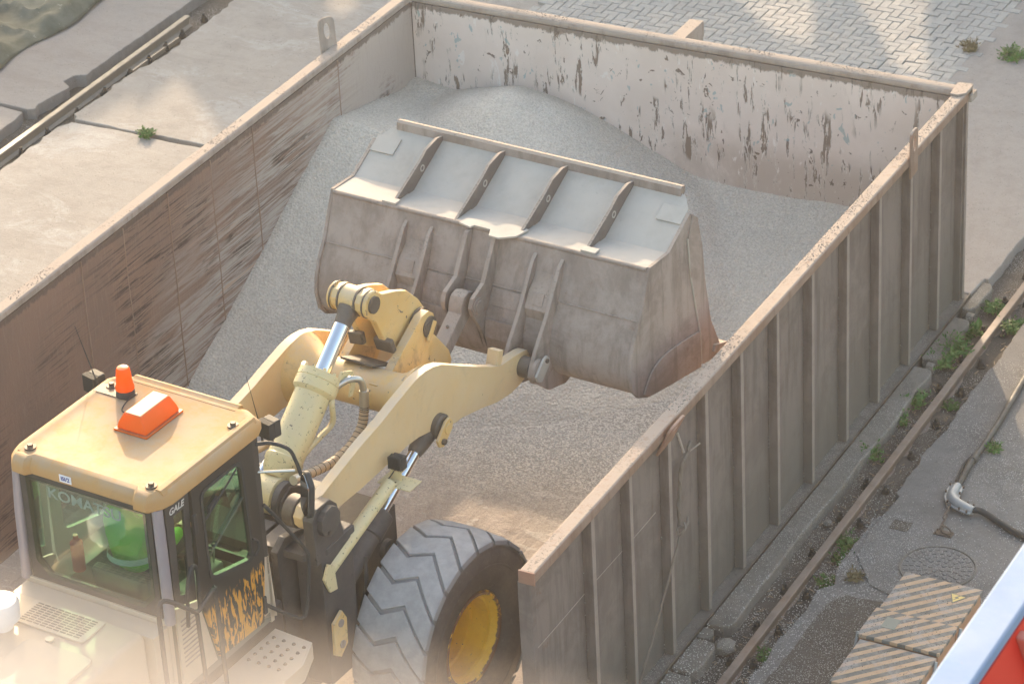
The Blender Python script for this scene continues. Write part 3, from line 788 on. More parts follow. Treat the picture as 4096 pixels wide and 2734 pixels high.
for n_, (k, x, y) in enumerate(vis):
    dz = .004 + .010*mnoise.noise(Vector((x*.9, y*.9, 3))) + random.uniform(-.003, .003) + .004
    rx, ry = random.uniform(-.02, .02), random.uniform(-.02, .02)
    if x > -2.6: rx *= 2; ry *= 2; dz += random.uniform(-.006, .006)
    me = (bmv if k else bmh)[random.randrange(6)]
    if n_ < 300:
        o = bpy.data.objects.new('brick', me); COL.objects.link(o); o.parent = pav
        o.location = (x, y-1.2, dz); o.rotation_euler = (rx, ry, random.uniform(-.012, .012))
    else:
        m = Matrix.Translation((x, y-1.2, dz)) @ Matrix.Rotation(rx, 4, 'X') @ Matrix.Rotation(ry, 4, 'Y')
        rest.add([m @ v.co for v in me.vertices], [tuple(p.vertices) for p in me.polygons])
o = rest.build('outer_brick', 'brick', pav, kind='stuff', smooth=False)

# ------------------------------------------------------------------ tarpaulin on the far left slab
nx, ny = 90, 110
vs = []; ed = {}
for j in range(ny):
    for i in range(nx):
        u, v = i/(nx-1), j/(ny-1)
        y = -.9 + v*5.2
        edge = -11.12 + .05*math.sin(y*4.2) + .16*max(0, y-1.2)*.3
        if y < .6: edge = -11.12 - (.6-y)*1.9
        x = edge - 3.2*(1-u)
        fold = .11*abs(math.sin((x*.72+y*.55)*3.0 + 1.3*mnoise.noise(Vector((x*.8, y*.8, 0)))))**3
        z = .015 + fold + .07*(1-abs(mnoise.noise(Vector((x*2.1, y*2.1, 8))))*2.2)**2 + .05*(mnoise.noise(Vector((x*3.2, y*3.2, 1)))+.5) + .012*mnoise.noise(Vector((x*13, y*13, 6)))
        z += .10*math.exp(-((x+11.9+.5*(y-1.4))**2)/.012)
        z *= min(1, (1-u)*18+.12)
        vs.append((x, y, max(.006, z)))
fs = [(j*nx+i, j*nx+i+1, (j+1)*nx+i+1, (j+1)*nx+i) for j in range(ny-1) for i in range(nx-1)]
o = MB().add(vs, fs).build('tarpaulin', 'tarp', None, label='crumpled olive green tarpaulin lying on the far left concrete slab', cat='tarpaulin')
sm = o.modifiers.new('thickness', 'SOLIDIFY'); sm.thickness = .004

# ------------------------------------------------------------------ right yard: cabinets, manhole, cable
def cabinet(y0, y1, x0, x1, zt, label, lip=True):
    t = thing('cable_cabinet', label, 'cabinet', ((x0+x1)/2, (y0+y1)/2, .0), 0, 'striped cable cabinets')
    hx, hy = (x1-x0)/2, (y1-y0)/2
    MB().bounds(-hx+.015, hx-.012, -hy+.012, hy-.012, 0, zt-.035).build('casing', 'orange_box', t, bevel=.006)
    MB().bounds(-hx, hx, -hy, hy, zt-.034, zt).build('lid', 'stripes', t, bevel=.005)
    return t, hx, hy
c1, hx, hy = cabinet(-5.42, -4.88, 1.36, 1.99, .395, 'far striped cabinet with the yellow warning triangle on its lid, nearest the manhole')
# warning triangle
def tri(r, z0, z1, mat, nm, par):
    ps = [(.17+r*math.cos(a), .09+r*math.sin(a)) for a in (R(-95), R(25), R(145))]
    return MB().prism(ps, z0, z1, 'z').build(nm, mat, par, smooth=False)
M_['warn'] = simple('yellow_warning_print', (.55, .42, .15), .6)
tg = tri(.082, .3955, .398, 'interior', 'warning_triangle', c1); 
tri(.066, .3982, .3995, 'warn', 'triangle_face', tg)
MB().prism([(.185, .125), (.155, .085), (.172, .083), (.150, .045), (.190, .092), (.172, .094), (.195, .125)], .3998, .401, 'z').build('lightning_mark', 'interior', tg, smooth=False)
c2, hx, hy = cabinet(-5.815, -5.435, 1.345, 2.0, .41, 'middle striped cabinet with a blank grey label plate on its lid')
MB().bounds(-.20, -.09, -.04, .10, .411, .413).build('label_plate', 'plate', c2)
c3_, hx, hy = cabinet(-6.42, -5.835, 1.38, 1.99, .385, 'nearest striped cabinet, heavily scuffed lid without any sign')
for par, (x, y) in ((c2, (-.345, -.17)), (c2, (.34, .17)), (c3_, (.317, .2)), (c1, (-.32, -.24))):
    MB().cyl((x, y-.02, .24), (x, y+.05, .38), .014, n=10).build('hinge', 'alu', par)
for k, cc in enumerate((c1, c2, c3_)):
    b = MB()
    for i in range(260):
        x, y = random.uniform(-.3, .3), random.uniform(-.24, .24)*(.7 if k == 1 else 1)
        if random.random() < .3+.7*max(0, mnoise.noise(Vector((x*5+k, y*5, k)))+.35): grain(b, x, y, (.3955, .4105, .3855)[k], random.uniform(.002, .005))
    b.build('grit_crumbs', 'grit_dark', cc, kind='stuff', smooth=False)
MB().tube(spline([(1.7, -4.865, .25), (1.9, -4.84, .2), (2.05, -4.85, .1), (2.2, -5.0, .03), (2.6, -5.1, .02)]), .018, 8).build('cable', 'cable', None, label='black cable leaving the back of the far striped cabinet', cat='cable')

mh = thing('manhole_cover', 'round cast manhole cover with square studs, half buried in grit', 'manhole cover', (1.36, -4.2, .013))
MB().lathe([(0, .305), (.010, .305), (.012, .298), (.009, .292), (0, .292)], (0, 0, 0), (0, 0, 1), 48, closed=True).build('cover_ring', 'kerb', mh)
MB().cyl((0, 0, -.001), (0, 0, .004), .288, n=48).build('cover_disc', 'yard', mh)
st0 = None
for ring, (r, n) in enumerate(((.255, 26), (.205, 20), (.155, 15), (.105, 10), (.055, 5))):
    for k in range(n):
        a = 2*math.pi*k/n + ring*.2
        if st0 is None:
            st0 = MB().prism([(-.018, -.017), (.018, -.015), (.018, .015), (-.018, .017)], .0035, .0095, 'z').build('stud', 'yard', mh, bevel=.002); o = st0
        else: o = st0.copy(); COL.objects.link(o)
        o.location = (r*math.cos(a), r*math.sin(a), 0); o.rotation_euler = (0, 0, a)

cb = MB().tube(spline([(.86, 1.2, .035), (.93, -.4, .035), (.98, -1.22, .035), (1.03, -1.93, .034), (1.05, -2.39, .034), (1.045, -2.62, .036), (1.07, -2.9, .04), (1.09, -3.08, .045)], 6), [.027]*43, 12).build('armoured_cable', 'cable', None, label='dusty black cable running along the yard from the far edge to the metal elbow', cat='cable')
MB().lathe([(0, .031), (.07, .033), (.075, .028)], (1.05, -2.56, .036), (.05, -1, .02), 10).build('taped_joint', 'cable', cb)
MB().tube(spline([(1.03, -2.57, .05), (1.0, -2.68, .02), (1.01, -2.8, .012), (1.03, -2.95, .015)]), [.012]*19, 6).build('loose_tape', 'rubberdark', cb)
MB().tube(spline([(1.31, -3.355, .045), (1.38, -3.335, .045), (1.47, -3.36, .035), (1.6, -3.43, .033), (1.82, -3.53, .033), (2.6, -3.8, .033)], 6), .027, 12).build('rubber_cable', 'rubberdark', None, label='clean black rubber cable leaving the metal elbow towards the right', cat='cable')
el = thing('cable_elbow', 'grey cast metal elbow clamp joining two black cables on the yard', 'cable clamp', (0, 0, 0))
path = spline([(1.085, -3.06, .045), (1.085, -3.14, .05), (1.105, -3.24, .052), (1.17, -3.31, .052), (1.26, -3.345, .05), (1.335, -3.36, .046)], 5)
MB().tube(path, [.036+.010*math.sin(math.pi*i/(len(path)-1)) for i in range(len(path))], 14).build('elbow_body', 'alu', el)
def off(pth, d):
    out = []
    for i, p in enumerate(pth):
        t = (pth[min(i+1, len(pth)-1)]-pth[max(i-1, 0)]); n_ = Vector((-t.y, t.x, 0)).normalized(); out.append((p.x+n_.x*d, p.y+n_.y*d))
    return out
MB().prism(off(path, .062) + off(path, -.062)[::-1], .035, .05, 'z').build('clamp_flange', 'alu', el, bevel=.003)
b0 = None
for i in (1, 7, 13, 19, 23):
    for d in (.058, -.058):
        p = off(path, d)[min(i, len(path)-1)]
        if b0 is None: b0 = MB().cyl((0, 0, 0), (0, 0, .022), .009, n=6).build('bolt', 'bolt', el); o = b0
        else: o = b0.copy(); COL.objects.link(o)
        o.location = (p[0], p[1], .048)
ap = thing('anchor_plate', 'rusty square ground plate with a shackle and short chain beside the metal elbow', 'anchor plate', (1.225, -3.725, .014))
MB().box((0, 0, .004), (.15, .075, .008)).build('base_plate', 'bolt', ap)
for (x, y) in ((-.06, .025), (.06, .025), (-.06, -.025), (.06, -.025)):
    MB().cyl((x, y, .008), (x, y, .02), .008, n=6).build('bolt', 'bolt', ap)
MB().tube(spline([(-.02, .0, .012), (-.03, .02, .05), (.0, .035, .05), (.045, .02, .035), (.06, .0, .022), (.03, -.015, .016), (-.01, -.005, .016)]), .007, 8).build('shackle', 'bolt', ap)
for i in range(5):
    t = i/4.; c = Vector((-.03, .03, .04)).lerp(Vector((-.09, .33, .05)), t); a = 1.4 + i*1.57
    ring = [(c.x + .009*math.cos(q), c.y + .038*math.sin(q), c.z + .010*math.cos(q)*(1 if i % 2 else -1)) for q in np.linspace(0, 2*math.pi, 13)]
    MB().tube(ring, .006, 6).build('chain_link', 'bolt', ap)

# loose grit and wood splinters on yard and trench
b = MB()
for i in range(26000):
    x = random.uniform(.02, 2.6); y = random.uniform(-7.2, -1.5 if random.random() < .25 else -2.6)
    dens = .35 + mnoise.noise(Vector((x*2.2, y*2.2, 9)))*1.2 + (.5 if y < -4.3 else 0) + (.2 if x < .62 else 0) - (.9 if (.6 < x < 1.2 and y > -3.6) else 0)*.5
    if random.random() > dens: continue
    z = -.092 if .2 < x < .6 else (.012 if (x > .66 and -4.75 < y < -3.45) else (.010 if (.75 < x < 1.3 and y < -4.85) else .001))
    if x < .2: z = .011
    grain(b, x, y, z-.001, random.uniform(.0025, .0065))
b.build('loose_grit', 'grit', kind='stuff', smooth=False)
b = MB()
for i in range(190):
    x = random.choice((random.uniform(.22, .34), random.uniform(.46, .62))); y = random.uniform(-6.2, 1.0); a = random.uniform(0, 3.14)
    b.box((x, y, -.088), (random.uniform(.02, .06), random.uniform(.004, .012), .003), Matrix.Rotation(a, 3, 'Z') @ Matrix.Rotation(random.uniform(-.3, .3), 3, 'Y'))
b.build('wood_splinters', 'wood', kind='stuff', smooth=False)
def stone(x, y, z, r, label):
    bm = bmesh.new(); bmesh.ops.create_icosphere(bm, subdivisions=2, radius=r)
    for v in bm.verts: v.co *= 1 + .35*mnoise.noise(v.co*(1.6/r) + Vector((x*9, y, 0)))
    for v in bm.verts: v.co.z *= .7
    me = bpy.data.meshes.new('stone'); bm.to_mesh(me); bm.free(); me.materials.append(M_['kerb'])
    o = bpy.data.objects.new('stone', me); COL.objects.link(o); o.location = (x, y, z); tag(o, label, 'stone'); return o
stone(.265, -3.83, -.07, .04, 'fist-sized pale stone in the trench between kerb and rail')
stone(.24, -5.78, -.05, .09, 'broken lump of concrete lying against the chipped kerb')
stone(.58, -1.3, -.08, .035, 'small grey stone in the trench on the yard side of the rail')

# weeds
def weed(x, y, z, r, n, label, kind='fine', mat='leaf'):
    r *= 1.4; n = int(n*2.2); b = MB(); rd = random.Random(int((x*31+y*17)*100))
    for i in range(n):
        a = rd.uniform(0, 2*math.pi); l = r*rd.uniform(.5, 1.1); el_ = rd.uniform(.25, 1.2); d = Vector((math.cos(a)*math.cos(el_), math.sin(a)*math.cos(el_), math.sin(el_)))
        base = Vector((rd.uniform(-.35, .35)*r, rd.uniform(-.5, .5)*r, 0)); side = d.cross(Vector((0, 0, 1))).normalized()
        w_ = (.017 if kind == 'fine' else .028)
        if kind == 'fine':
            b.add([base-side*.002, base+side*.002, base+d*l], [(0, 1, 2)])
            for k in range(7):
                t = rd.uniform(.3, 1); p = base + d*l*t; q = Vector((rd.uniform(-1, 1), rd.uniform(-1, 1), rd.uniform(-.2, .8))).normalized()
                s2 = q.cross(d).normalized()*w_*.45
                b.add([p, p+q*w_*1.1+s2, p+q*w_*2.4, p+q*w_*1.1-s2], [(0, 1, 2, 3)])
        else:
            pts = [base, base+d*l*.5+side*w_, base+d*l+Vector((0, 0, -l*.25)), base+d*l*.5-side*w_]
            b.add(pts, [(0, 1, 2, 3)])
    o = b.build('weed', mat, None, smooth=False, label=label, cat='weed', group='weeds along the rails and slabs'); o.location = (x, y, z); return o
weed(.20, -.45, -.10, .13, 16, 'broad-leaved green weed beside the kerb, just above the leafy thicket', 'broad')
weed(.19, -.80, -.10, .15, 40, 'largest bushy weed between the kerb and the rusty right-hand rail')
weed(.17, -1.05, -.10, .12, 34, 'bushy weed right beside the nearer broken pipe end')
weed(.25, .02, -.10, .10, 24, 'small weed next to the farther broken pipe end')
weed(.22, -1.75, -.10, .11, 24, 'thin-stemmed weed against the kerb, midway along the bin')
weed(.21, -2.12, -.10, .08, 12, 'sparse little weed against the kerb below the midway one')
weed(.20, -2.72, -.10, .11, 20, 'spindly weed leaning over the kerb edge', 'fine')
weed(.52, -.25, -.10, .11, 28, 'green weed on the yard side of the rail at the far end')
weed(.50, -1.72, -.10, .06, 10, 'tiny green tuft beyond the rail clip on the yard side')
weed(.53, -4.05, -.10, .08, 18, 'weed beside the rail among wood splinters, nearest the square grit patch')
weed(.60, -4.30, -.08, .08, 18, 'weed hugging the jagged yard edge')
weed(.57, -4.62, -.10, .07, 12, 'low weed left of the chipped yard corner')
weed(.82, -4.58, .0, .06, 14, 'brownish weed on the grit left of the striped cabinets', mat='leafdry')
weed(.57, -5.72, -.10, .07, 12, 'faint weed by the rail near the bottom of the view')
weed(1.15, -2.35, .0, .06, 12, 'low weed beside the long dusty cable', mat='leaf')
weed(-8.8, -.07, -.01, .07, 26, 'small yellow-green weed growing in the slab joint left of the bin')
weed(-1.86, 4.92, 0, .10, 26, 'brown dry weed at the corner of the brick pavement', mat='leafdry')
weed(-1.40, 4.90, 0, .12, 40, 'dark green tuft on the sandy slab at the top right')

# rope hanging over two rebar hooks on the outer wall
rp = thing('rope', 'frayed grey rope hanging from a steel peg on the ribbed outer wall', 'rope', (0, 0, 0))
pts = spline([(-.07, -5.66, 1.66), (-.06, -5.74, 1.60), (-.06, -5.84, 1.54), (-.05, -5.92, 1.29), (-.03, -5.97, 1.08), (-.02, -6.02, .97), (-.02, -6.26, .68), (-.03, -6.44, .42), (-.05, -6.68, .1)], 8)
ra = [.014 if p.z > 1.1 else .008 for p in pts]
MB().tube([p + Vector((0, .006*math.sin(i*1.1), 0)) for i, p in enumerate(pts)], ra, 8).build('rope_strand', 'rope', rp)
MB().tube([p + Vector((.012*math.cos(i*.9), .014*math.sin(i*.9), 0)) for i, p in enumerate(pts[:34])], .008, 6).build('rope_strand', 'rope', rp)
MB().tube(spline([(0, -5.95, 1.12), (.03, -5.99, 1.10), (.0, -6.03, 1.06), (-.03, -6.0, 1.09), (.02, -5.94, 1.10), (.0, -5.88, 1.13)]), .010, 6).build('rope_knot', 'rope', rp)
MB().cyl((-.11, -5.80, 1.80), (-.06, -5.80, 1.64), .010, n=8).build('steel_peg', 'lip_far', rp)
MB().cyl((-.11, -5.66, 1.54), (-.02, -5.60, 1.62), .008, n=8).build('steel_peg', 'lip_far', rp)

# ------------------------------------------------------------------ wheel loader
TH = R(-4)
O = Vector((-.941, -7.511, 0)) - Vector((math.cos(TH), math.sin(TH), 0))*1.32
LD = thing('wheel_loader', 'dusty yellow wheel loader driving into the bin with its bucket raised', 'loader', O, TH)
def part(b, name, mat, parent=None, bevel=.004, **k): return b.build(name, mat, parent or LD, bevel=bevel, **k)

# --- bucket
prof = [(2.405, 2.735), (2.385, 2.70), (2.245, 2.36), (2.155, 2.22), (2.10, 2.08), (2.085, 1.96), (2.12, 1.83), (2.20, 1.735), (2.33, 1.675), (2.6, 1.62), (3.12, 1.53), (3.44, 1.475)]
b = MB(); b.strip(prof, .022, -1.43, 1.43)
bucket = part(b, 'bucket', 'bucket', bevel=0, angle=28)
b = MB(); b.strip([(2.40, 2.738), (2.70, 2.725), (3.19, 2.985)], -.018, -1.30, 1.30)
# guard plate with clipped corners
for s in (-1, 1):
    ps = [(1.30, 2.40, 2.738), (1.435, 2.41, 2.738), (1.435, 2.70, 2.725), (1.445, 3.03, 2.905), (1.36, 3.15, 2.968), (1.30, 3.19, 2.985), (1.30, 2.70, 2.725)]
    top = [(s*p[0], p[1], p[2]) for p in ps]; bot = [(s*p[0], p[1], p[2]-.018) for p in ps]
    fs = [(0, 1, 2, 6), (6, 2, 3, 4, 5), (13, 9, 8, 7), (12, 11, 10, 9, 13)] + [(i, (i+1) % 7, 7+(i+1) % 7, 7+i) for i in range(7)]
    b.add(top+bot, fs)
part(b, 'spill_guard', 'bucket_top', bucket, bevel=0, angle=20)
part(MB().cyl((-1.43, 2.402, 2.722), (1.43, 2.402, 2.722), .020, n=12), 'top_edge', 'bucket', bucket, bevel=0)
b = MB(); b.prism([(3.15, 2.965), (3.158, 3.028), (3.185, 3.042), (3.225, 3.03), (3.225, 2.985), (3.20, 2.955)], -1.31, 1.31, 'x')
part(b, 'guard_lip', 'bucket', bucket, .003)
part(MB().tube([(x, 2.235, 2.355+.002*math.sin(x*20)) for x in np.linspace(-1.43, 1.43, 30)], .007, 6), 'weld_seam', 'bucket', bucket, 0)
for s in (-1, 1):
    sp = [(2.405, 2.745), (2.70, 2.735), (3.03, 2.915), (3.06, 2.88), (2.97, 2.70), (3.01, 2.35), (3.08, 2.05), (3.14, 1.80), (3.14, 1.50), (2.6, 1.60), (2.31, 1.66), (2.18, 1.72), (2.10, 1.81), (2.068, 1.96), (2.085, 2.09), (2.14, 2.23), (2.235, 2.37)]
    part(MB().prism(sp, s*1.43, s*1.46, 'x'), 'side_plate', 'bucket', bucket, .004)
    # front cutter strip
    cp = [(3.05, 2.90), (3.12, 2.84), (3.19, 2.55), (3.22, 2.25), (3.30, 1.85), (3.44, 1.56), (3.44, 1.47), (3.15, 1.52), (3.14, 1.80), (3.07, 2.08), (3.0, 2.38), (2.97, 2.70)]
    part(MB().prism(cp, s*1.425, s*1.475, 'x'), 'side_cutter', 'bucket', bucket, .006)
    part(MB().tube([(s*1.465, 2.97, 2.72), (s*1.465, 3.01, 2.36), (s*1.465, 3.08, 2.05), (s*1.465, 3.14, 1.80), (s*1.465, 3.145, 1.53)], .010, 6), 'weld_seam', 'bucket_top', bucket, 0)
    # rounded heel shoe pressed into the side
    hp = spline([(3.12, 1.84), (2.85, 1.885), (2.55, 1.91), (2.38, 1.87), (2.28, 1.78), (2.235, 1.72)], 4) + [Vector(q) for q in ((2.31, 1.668), (2.6, 1.608), (3.13, 1.51))]
    part(MB().prism([(p.x, p.y) for p in [Vector(q) for q in hp]], s*1.461, s*1.478, 'x'), 'heel_shoe', 'bucket', bucket, .008)
    part(MB().box((s*1.32, 3.0, 2.893), (.22, .16, .012), Matrix.Rotation(R(27.5), 3, 'X')), 'corner_patch', 'bucket_top', bucket, .003)
    for z in (1.58,):
        part(MB().prism([(3.30, z-.02), (3.50, z-.06), (3.52, z-.03), (3.32, z+.04)], s*1.40, s*1.50, 'x'), 'side_tooth', 'bucket', bucket, .008)
part(MB().prism([(2.9, 1.55), (3.52, 1.44), (3.52, 1.46), (2.9, 1.585)], -1.42, 1.42, 'x'), 'cutting_edge', 'bucket', bucket)
# gussets over the guard
g0 = None
for x in (-.88, -.29, .29, .88):
    gs = [(2.415, 2.737), (2.62, 2.735), (2.64, 2.722), (2.70, 2.722), (3.16, 2.968), (3.165, 3.0), (3.08, 3.015), (2.92, 2.985), (2.82, 2.925)]
    if g0 is None:
        g0 = part(MB().prism(gs, -.013, .013, 'x'), 'gusset', 'bucket_dark', bucket, .003); o = g0
        h0 = part(MB().lathe([(-.016, .030), (.016, .030), (.016, .018), (-.016, .018)], (0, 2.84, 2.86), (1, 0, 0), 14, closed=True), 'gusset_ring', 'bucket_top', bucket, 0); hh = h0
    else:
        o = g0.copy(); COL.objects.link(o); hh = h0.copy(); COL.objects.link(hh)
    o.location.x = x; hh.location.x = x
for x in (-.90, .92):
    part(MB().box((x, 2.43, 2.752), (.13, .075, .018)), 'pad_plate', 'bucket_top', bucket, .003)
part(MB().prism([(-.22, 2.36), (-.10, 2.33), (-.09, 2.37), (.06, 2.37), (.10, 2.28), (.19, 2.275), (.30, 2.36), (.33, 2.50), (.2, 2.52), (-.2, 2.45)], 2.741, 2.757, 'z'), 'cover_plate', 'bucket_top', bucket, .003)
# hinge brackets on the back
def hinge(x, th=.032):
    hp = [(2.36, 2.66), (2.30, 2.62), (2.07, 2.28), (1.90, 2.08), (1.83, 1.98), (1.80, 1.90), (1.84, 1.83), (1.93, 1.77), (2.06, 1.66), (2.30, 1.60), (2.45, 1.63), (2.33, 1.69), (2.2, 1.745), (2.13, 1.83), (2.10, 1.96), (2.115, 2.08), (2.17, 2.22), (2.26, 2.37)]
    return part(MB().prism(hp, x-th/2, x+th/2, 'x'), 'hinge_plate', 'bucket', bucket, .003)
for x in (.475, .715, -.475, -.715): hinge(x)
for s in (-1, 1):
    part(MB().prism([(2.30, 2.50), (2.20, 2.42), (2.12, 2.30), (2.15, 2.20), (2.26, 2.38), (2.36, 2.62)], s*.595-.10, s*.595+.10, 'x'), 'stop_block', 'bucket', bucket, .012)
    part(MB().box((s*.595, 2.17, 2.37), (.10, .02, .10), Matrix.Rotation(R(-32), 3, 'X')), 'stop_pad', 'bucket', bucket, .004)
    b = MB(); b.cyl((s*.40, 1.895, 1.925), (s*.77, 1.895, 1.925), .052, n=20)
    part(b, 'hinge_pin', 'grease', bucket, .003)
    part(MB().lathe([(0, .095), (.028, .095), (.032, .085), (.036, .06)], (s*.732, 1.895, 1.925), (s, 0, 0), 20), 'pin_collar', 'bucket', bucket, 0)
    rot = Matrix.Rotation(R(-50), 3, 'X')
    b = MB(); q = [Vector((0, a, c)) for a, c in ((-.055, -.09), (.0, -.105), (.055, -.08), (.055, .07), (.02, .11), (-.03, .11), (-.055, .07))]
    q = [rot @ v for v in q]; b.prism([(1.895+v.y, 1.94+v.z) for v in q], s*.770, s*.792, 'x')
    kp = part(b, 'keeper_plate', 'bucket_top', bucket, .004)
    part(MB().cyl((s*.79, 1.94, 2.0), (s*.808, 1.94, 2.0), .018, n=6), 'keeper_bolt', 'bolt', kp, 0)
    # plates between the brackets
    part(MB().box((s*.30, 2.19, 2.28), (.30, .012, .14), Matrix.Rotation(R(-28), 3, 'X')), 'stiffener_plate', 'bucket', bucket, .004)
    part(MB().box((s*.30, 2.085, 2.05), (.30, .012, .16), Matrix.Rotation(R(-8), 3, 'X')), 'stiffener_plate', 'bucket', bucket, .004)
for s in (-1, 1):
    cp = [(2.38, 2.72), (2.31, 2.72), (2.12, 2.42), (1.96, 2.36), (1.925, 2.29), (1.94, 2.22), (2.02, 2.10), (2.10, 1.92), (2.20, 1.74), (2.26, 1.70), (2.12, 1.83), (2.09, 1.96), (2.10, 2.08), (2.16, 2.22), (2.25, 2.36)]
    part(MB().prism(cp, s*.125-.018, s*.125+.018, 'x'), 'link_bracket', 'bucket', bucket, .003)
    part(MB().lathe([(0, .075), (.010, .075), (.012, .055), (.02, .052), (.022, .03)], (s*.144, 2.015, 2.27), (s, 0, 0), 20), 'pin_boss', 'bucket', bucket, 0)

# --- lift arms
arm = [(-1.01, 2.13), (-1.02, 2.20), (-.97, 2.26), (-.88, 2.275), (-.76, 2.255), (-.50, 2.325), (-.24, 2.39), (.01, 2.435), (.20, 2.485), (.32, 2.512), (.40, 2.53), (.46, 2.542), (.53, 2.55), (.60, 2.55), (.70, 2.535), (.81, 2.50), (.92, 2.44), (1.04, 2.37), (1.25, 2.255), (1.49, 2.13), (1.56, 2.10), (1.62, 2.08), (1.78, 2.065), (1.90, 2.05), (1.97, 2.03), (2.0, 1.98), (2.01, 1.92), (1.985, 1.85), (1.93, 1.805), (1.85, 1.785), (1.73, 1.775), (1.63, 1.785), (1.52, 1.80), (1.43, 1.825), (1.35, 1.85), (1.20, 1.885), (1.05, 1.92), (.94, 1.93), (.80, 1.97), (.62, 2.03), (.46, 2.065), (.30, 2.075), (.06, 2.06), (-.30, 2.045), (-.62, 2.05), (-.80, 2.06), (-.90, 2.05), (-.97, 2.08)]
for s in (-1, 1):
    a = part(MB().prism(arm, s*.52, s*.60, 'x'), 'lift_arm', 'yellow_arm', None, .004)
    b = MB(); b.cyl((s*.47, 1.895, 1.925), (s*.695, 1.895, 1.925), .085, n=24)
    part(b, 'arm_boss', 'grease', a, .004)
    part(MB().box((s*.545, 1.60, 2.14), (.10, .07, .13), Matrix.Rotation(R(-20), 3, 'X')), 'arm_stop', 'yellow_arm', a, .004)
    part(MB().cyl((s*.42, -.905, 2.165), (s*.51, -.905, 2.165), .12, n=24), 'pivot_sleeve', 'grease', a, .006)
b = MB(); b.lathe([(-.52, .28), (-.47, .245), (-.40, .19), (-.34, .165), (-.25, .158), (.25, .158), (.34, .165), (.40, .19), (.47, .245), (.52, .28)], (0, .60, 2.28), (1, 0, 0), 32)
tube_ = part(b, 'cross_tube', 'yellow', None, 0)
for s in (-1, 1):
    bp = [(.48, 2.40), (.60, 2.36), (1.05, 2.62), (1.12, 2.655), (1.21, 2.66), (1.27, 2.61), (1.285, 2.54), (1.25, 2.45), (1.15, 2.28), (1.02, 2.16), (.80, 2.13), (.62, 2.12), (.52, 2.18)]
    part(MB().prism(bp, s*.205-.035, s*.205+.035, 'x'), 'crank_bracket', 'yellow', tube_, .004)
    part(MB().lathe([(0, .085), (.012, .085), (.014, .062), (.02, .06)], (s*.242, 1.20, 2.53), (s, 0, 0), 20), 'pivot_cap', 'grease', tube_, 0)
part(MB().box((.262, 1.20, 2.50), (.012, .055, .16), Matrix.Rotation(R(-38), 3, 'X')), 'lock_plate', 'yellow', tube_, .003)
part(MB().box((0.0, .70, 2.428), (.30, .26, .02), Matrix.Rotation(R(-24), 3, 'X')), 'top_patch', 'grease', tube_, .006)
# bell crank
ck = [(.50, 2.98), (.50, 3.04), (.54, 3.09), (.62, 3.10), (.69, 3.075), (.78, 2.99), (.95, 2.93), (1.10, 2.86), (1.24, 2.72), (1.33, 2.58), (1.40, 2.35), (1.60, 2.10), (1.63, 2.0), (1.58, 1.92), (1.48, 1.90), (1.38, 1.98), (1.22, 2.20), (1.08, 2.34), (.92, 2.42), (.84, 2.46), (.78, 2.58), (.68, 2.80), (.56, 2.90)]
crank = None
for s in (-1, 1):
    o = part(MB().prism(ck, s*.105-.03, s*.105+.03, 'x'), 'bell_crank', 'yellow', None, .010)
    part(MB().lathe([(0, .105), (.03, .105), (.04, .095), (.042, .07)], (s*.134, .60, 3.0), (s, 0, 0), 24), 'crank_ring', 'yellow', o, 0)
    part(MB().lathe([(-.006, .112), (.008, .112)], (s*.072, .60, 3.0), (s, 0, 0), 24), 'grease_collar', 'grease', o, 0)
    part(MB().lathe([(-.004, .111), (.006, .111)], (s*.142, .60, 3.0), (s, 0, 0), 24), 'grease_collar', 'grease', o, 0)
    part(MB().lathe([(-.012, .13), (.012, .13)], (s*.152, 1.20, 2.53), (s, 0, 0), 24), 'grease_collar', 'grease', o, 0)
    part(MB().lathe([(0, .066), (.02, .066), (.022, .0)], (s*.175, .60, 3.0), (s, 0, 0), 20), 'pin_end', 'grease', o, 0)
b = MB(); b.box((0, 1.05, 2.66), (.16, .30, .20), Matrix.Rotation(R(-42), 3, 'X'))
part(b, 'crank_web', 'yellow', None, .02)
b = MB(); b.box((.11, .80, 2.55), (.16, .05, .12), Matrix.Rotation(R(18), 3, 'X')); b.box((-.08, .72, 2.60), (.13, .05, .10), Matrix.Rotation(R(-8), 3, 'Y'))
part(b, 'rubber_stop', 'grease', None, .012)
# link to bucket
b = MB(); b.prism([(1.50, 1.90), (1.60, 1.90), (1.80, 2.02), (2.0, 2.15), (2.07, 2.20), (2.11, 2.27), (2.09, 2.345), (2.02, 2.375), (1.95, 2.36), (1.91, 2.30), (1.90, 2.24), (1.72, 2.11), (1.50, 1.99)], -.062, .062, 'x')
link = part(b, 'bucket_link', 'bucket', None, .010)
for p in ((1.80, 2.145), (1.66, 2.04)):
    part(MB().cyl((0, p[0], p[1]), (0, p[0]-.012, p[1]+.03), .012, n=8), 'grease_nipple', 'bolt', link, 0)
